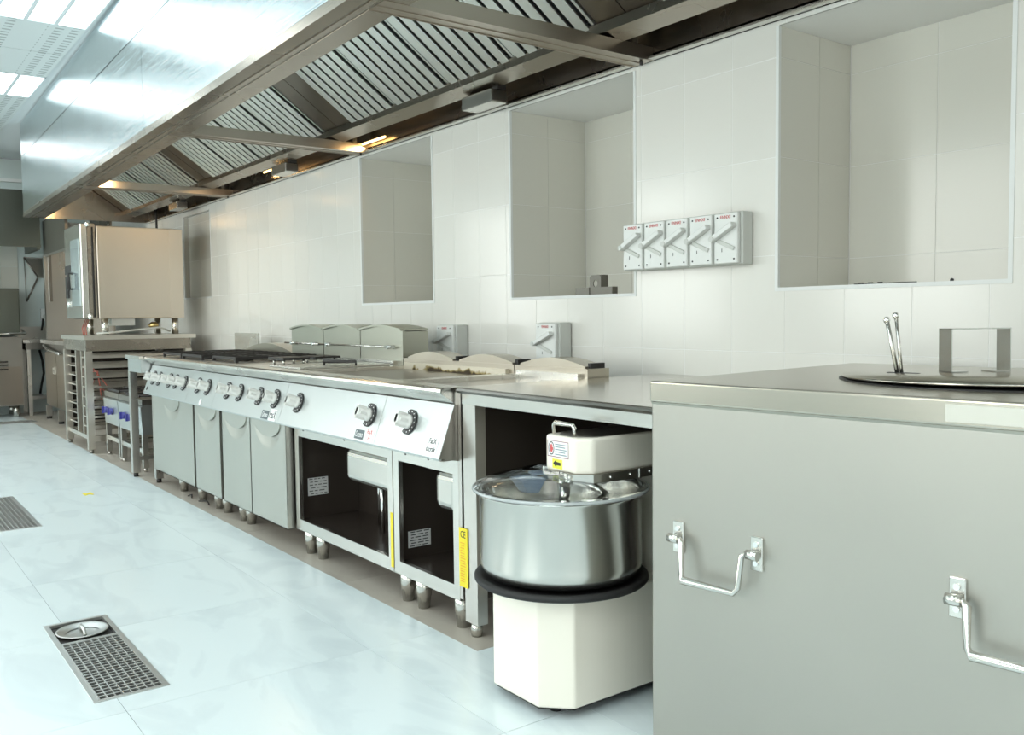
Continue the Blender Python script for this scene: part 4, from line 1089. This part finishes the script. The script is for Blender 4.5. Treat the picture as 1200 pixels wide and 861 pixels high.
br = thing('wall_hopper', 'small triangular steel wall bracket above the sink table', 'bracket', (-12.9, 2.1, 1.7))
v = [(XF + .01, 1.92, 1.98), (XF + .01, 2.36, 1.96), (XF + .02, 2.07, 1.73), (XF + .02, 2.36, 1.73), (XF + .01, 1.93, 1.42)]
b = MB(); b.poly([v[0], v[1], v[3], v[2]]); bmesh.ops.solidify(b.b, geom=b.b.faces[:], thickness=.01); b.build('bracket_plate', M['steel_v'], br)
MB().cyl(v[0], v[2], .011, 6).cyl(v[2], v[4], .011, 6).cyl(v[2], v[3], .009, 6).cyl(v[0], v[1], .008, 6).cyl(v[0], v[4], .005, 6).build('bracket_edge', M['dark_steel'], br)
sk = thing('wall_socket', 'white wall socket box with a black plug above the sink table', 'socket', (-12.9, 2.15, 1.25))
MB().box(XF, XF + .06, 2.08, 2.24, 1.17, 1.33).bevel(.004, 1).build('box', M['grey_white'], sk)
MB().cyl((XF + .06, 2.13, 1.23), (XF + .07, 2.13, 1.23), .03, 12).build('outlet', M['grey_plastic'], sk)
MB().tube([(XF + .07, 2.10, 1.20), (XF + .08, 2.09, 1.12), (XF + .05, 2.08, 1.05)], .012, 8).build('plug_cable', M['rubber'], sk)
ph = thing('hatch_surround', 'steel-clad pass-through hatch frame behind the combi oven', 'hatch', (-11.4, 2.2, .95))
MB().box(-12.06, -10.75, 2.00, 2.03, 1.95, 2.36).build('header', M['dark_steel'], ph)
MB().box(-12.06, -10.75, 1.992, 2.0, 1.93, 1.955).build('header_lip', M['steel_v'], ph)
MB().box(-12.06, -11.97, 1.99, 2.05, .95, 1.95).build('jamb', M['steel_v'], ph)
MB().box(-11.97, -11.93, 2.03, 2.06, 1.40, 1.95).build('jamb_liner', M['dark_steel'], ph)
MB().box(-12.06, -10.75, 2.46, 2.48, .95, 2.36).build('back_sheet', M['hood'], ph)
MB().box(-12.06, -12.04, 2.03, 2.46, .95, 2.36).build('side_sheet', M['steel_v'], ph)
cb = thing('base_cabinet', 'steel base cabinet with two doors under the hatch, behind the oven stand', 'cabinet', (-11.4, 2.2, 0))
MB().box(-12.08, -10.6, 1.93, 2.60, .905, .948).build('worktop', M['steel_v'], cb)
MB().box(-12.03, -10.65, 1.985, 2.60, .16, .905).build('carcass', M['dark_steel'], cb)
for i, (a, b_) in enumerate(((-12.02, -11.36), (-11.34, -10.68))):
    d_ = MB().box(a, b_, 1.965, 1.985, .18, .80).build('door', steel('bronze_steel', (.42, .36, .28), .35) if i == 0 else bpy.data.materials['bronze_steel'], cb)
    MB().box(b_ - .10, b_ - .06, 1.945, 1.965, .56, .64).build('handle', M['chrome'], d_)
MB().box(-12.02, -10.68, 1.965, 1.985, .82, .90).build('drawer_rail', M['dark_steel'], cb)
MB().tube([(-12.0, 1.95, .88), (-11.6, 1.93, .84), (-11.3, 1.94, .82), (-10.9, 1.93, .80)], .014, 8).build('gas_hose', M['steel_v'], cb)
for x in (-11.98, -11.25, -10.72):
    MB().box(x - .03, x + .03, 1.95, 2.01, .03, .16).build('leg', M['steel_v'], cb); MB().cyl((x, 1.98, 0), (x, 1.98, .03), .03, 12).build('foot', M['iron'], cb)
# small scraps of wire on the beige strip below the ranges
w1 = MB().tube([(-6.02, 1.80, .006), (-5.97, 1.81, .02), (-5.94, 1.80, .006)], .004, 6)
tag(w1.build('wire_scrap', M['iron']), 'short bent scrap of dark wire on the beige strip, left of the two', 'wire', 'wire scraps under the ranges')
w2 = MB().tube([(-5.80, 1.80, .006), (-5.72, 1.83, .014), (-5.66, 1.82, .006)], .004, 6)
tag(w2.build('wire_scrap', M['iron']), 'longer scrap of dark wire on the beige strip, right of the two', 'wire', 'wire scraps under the ranges')
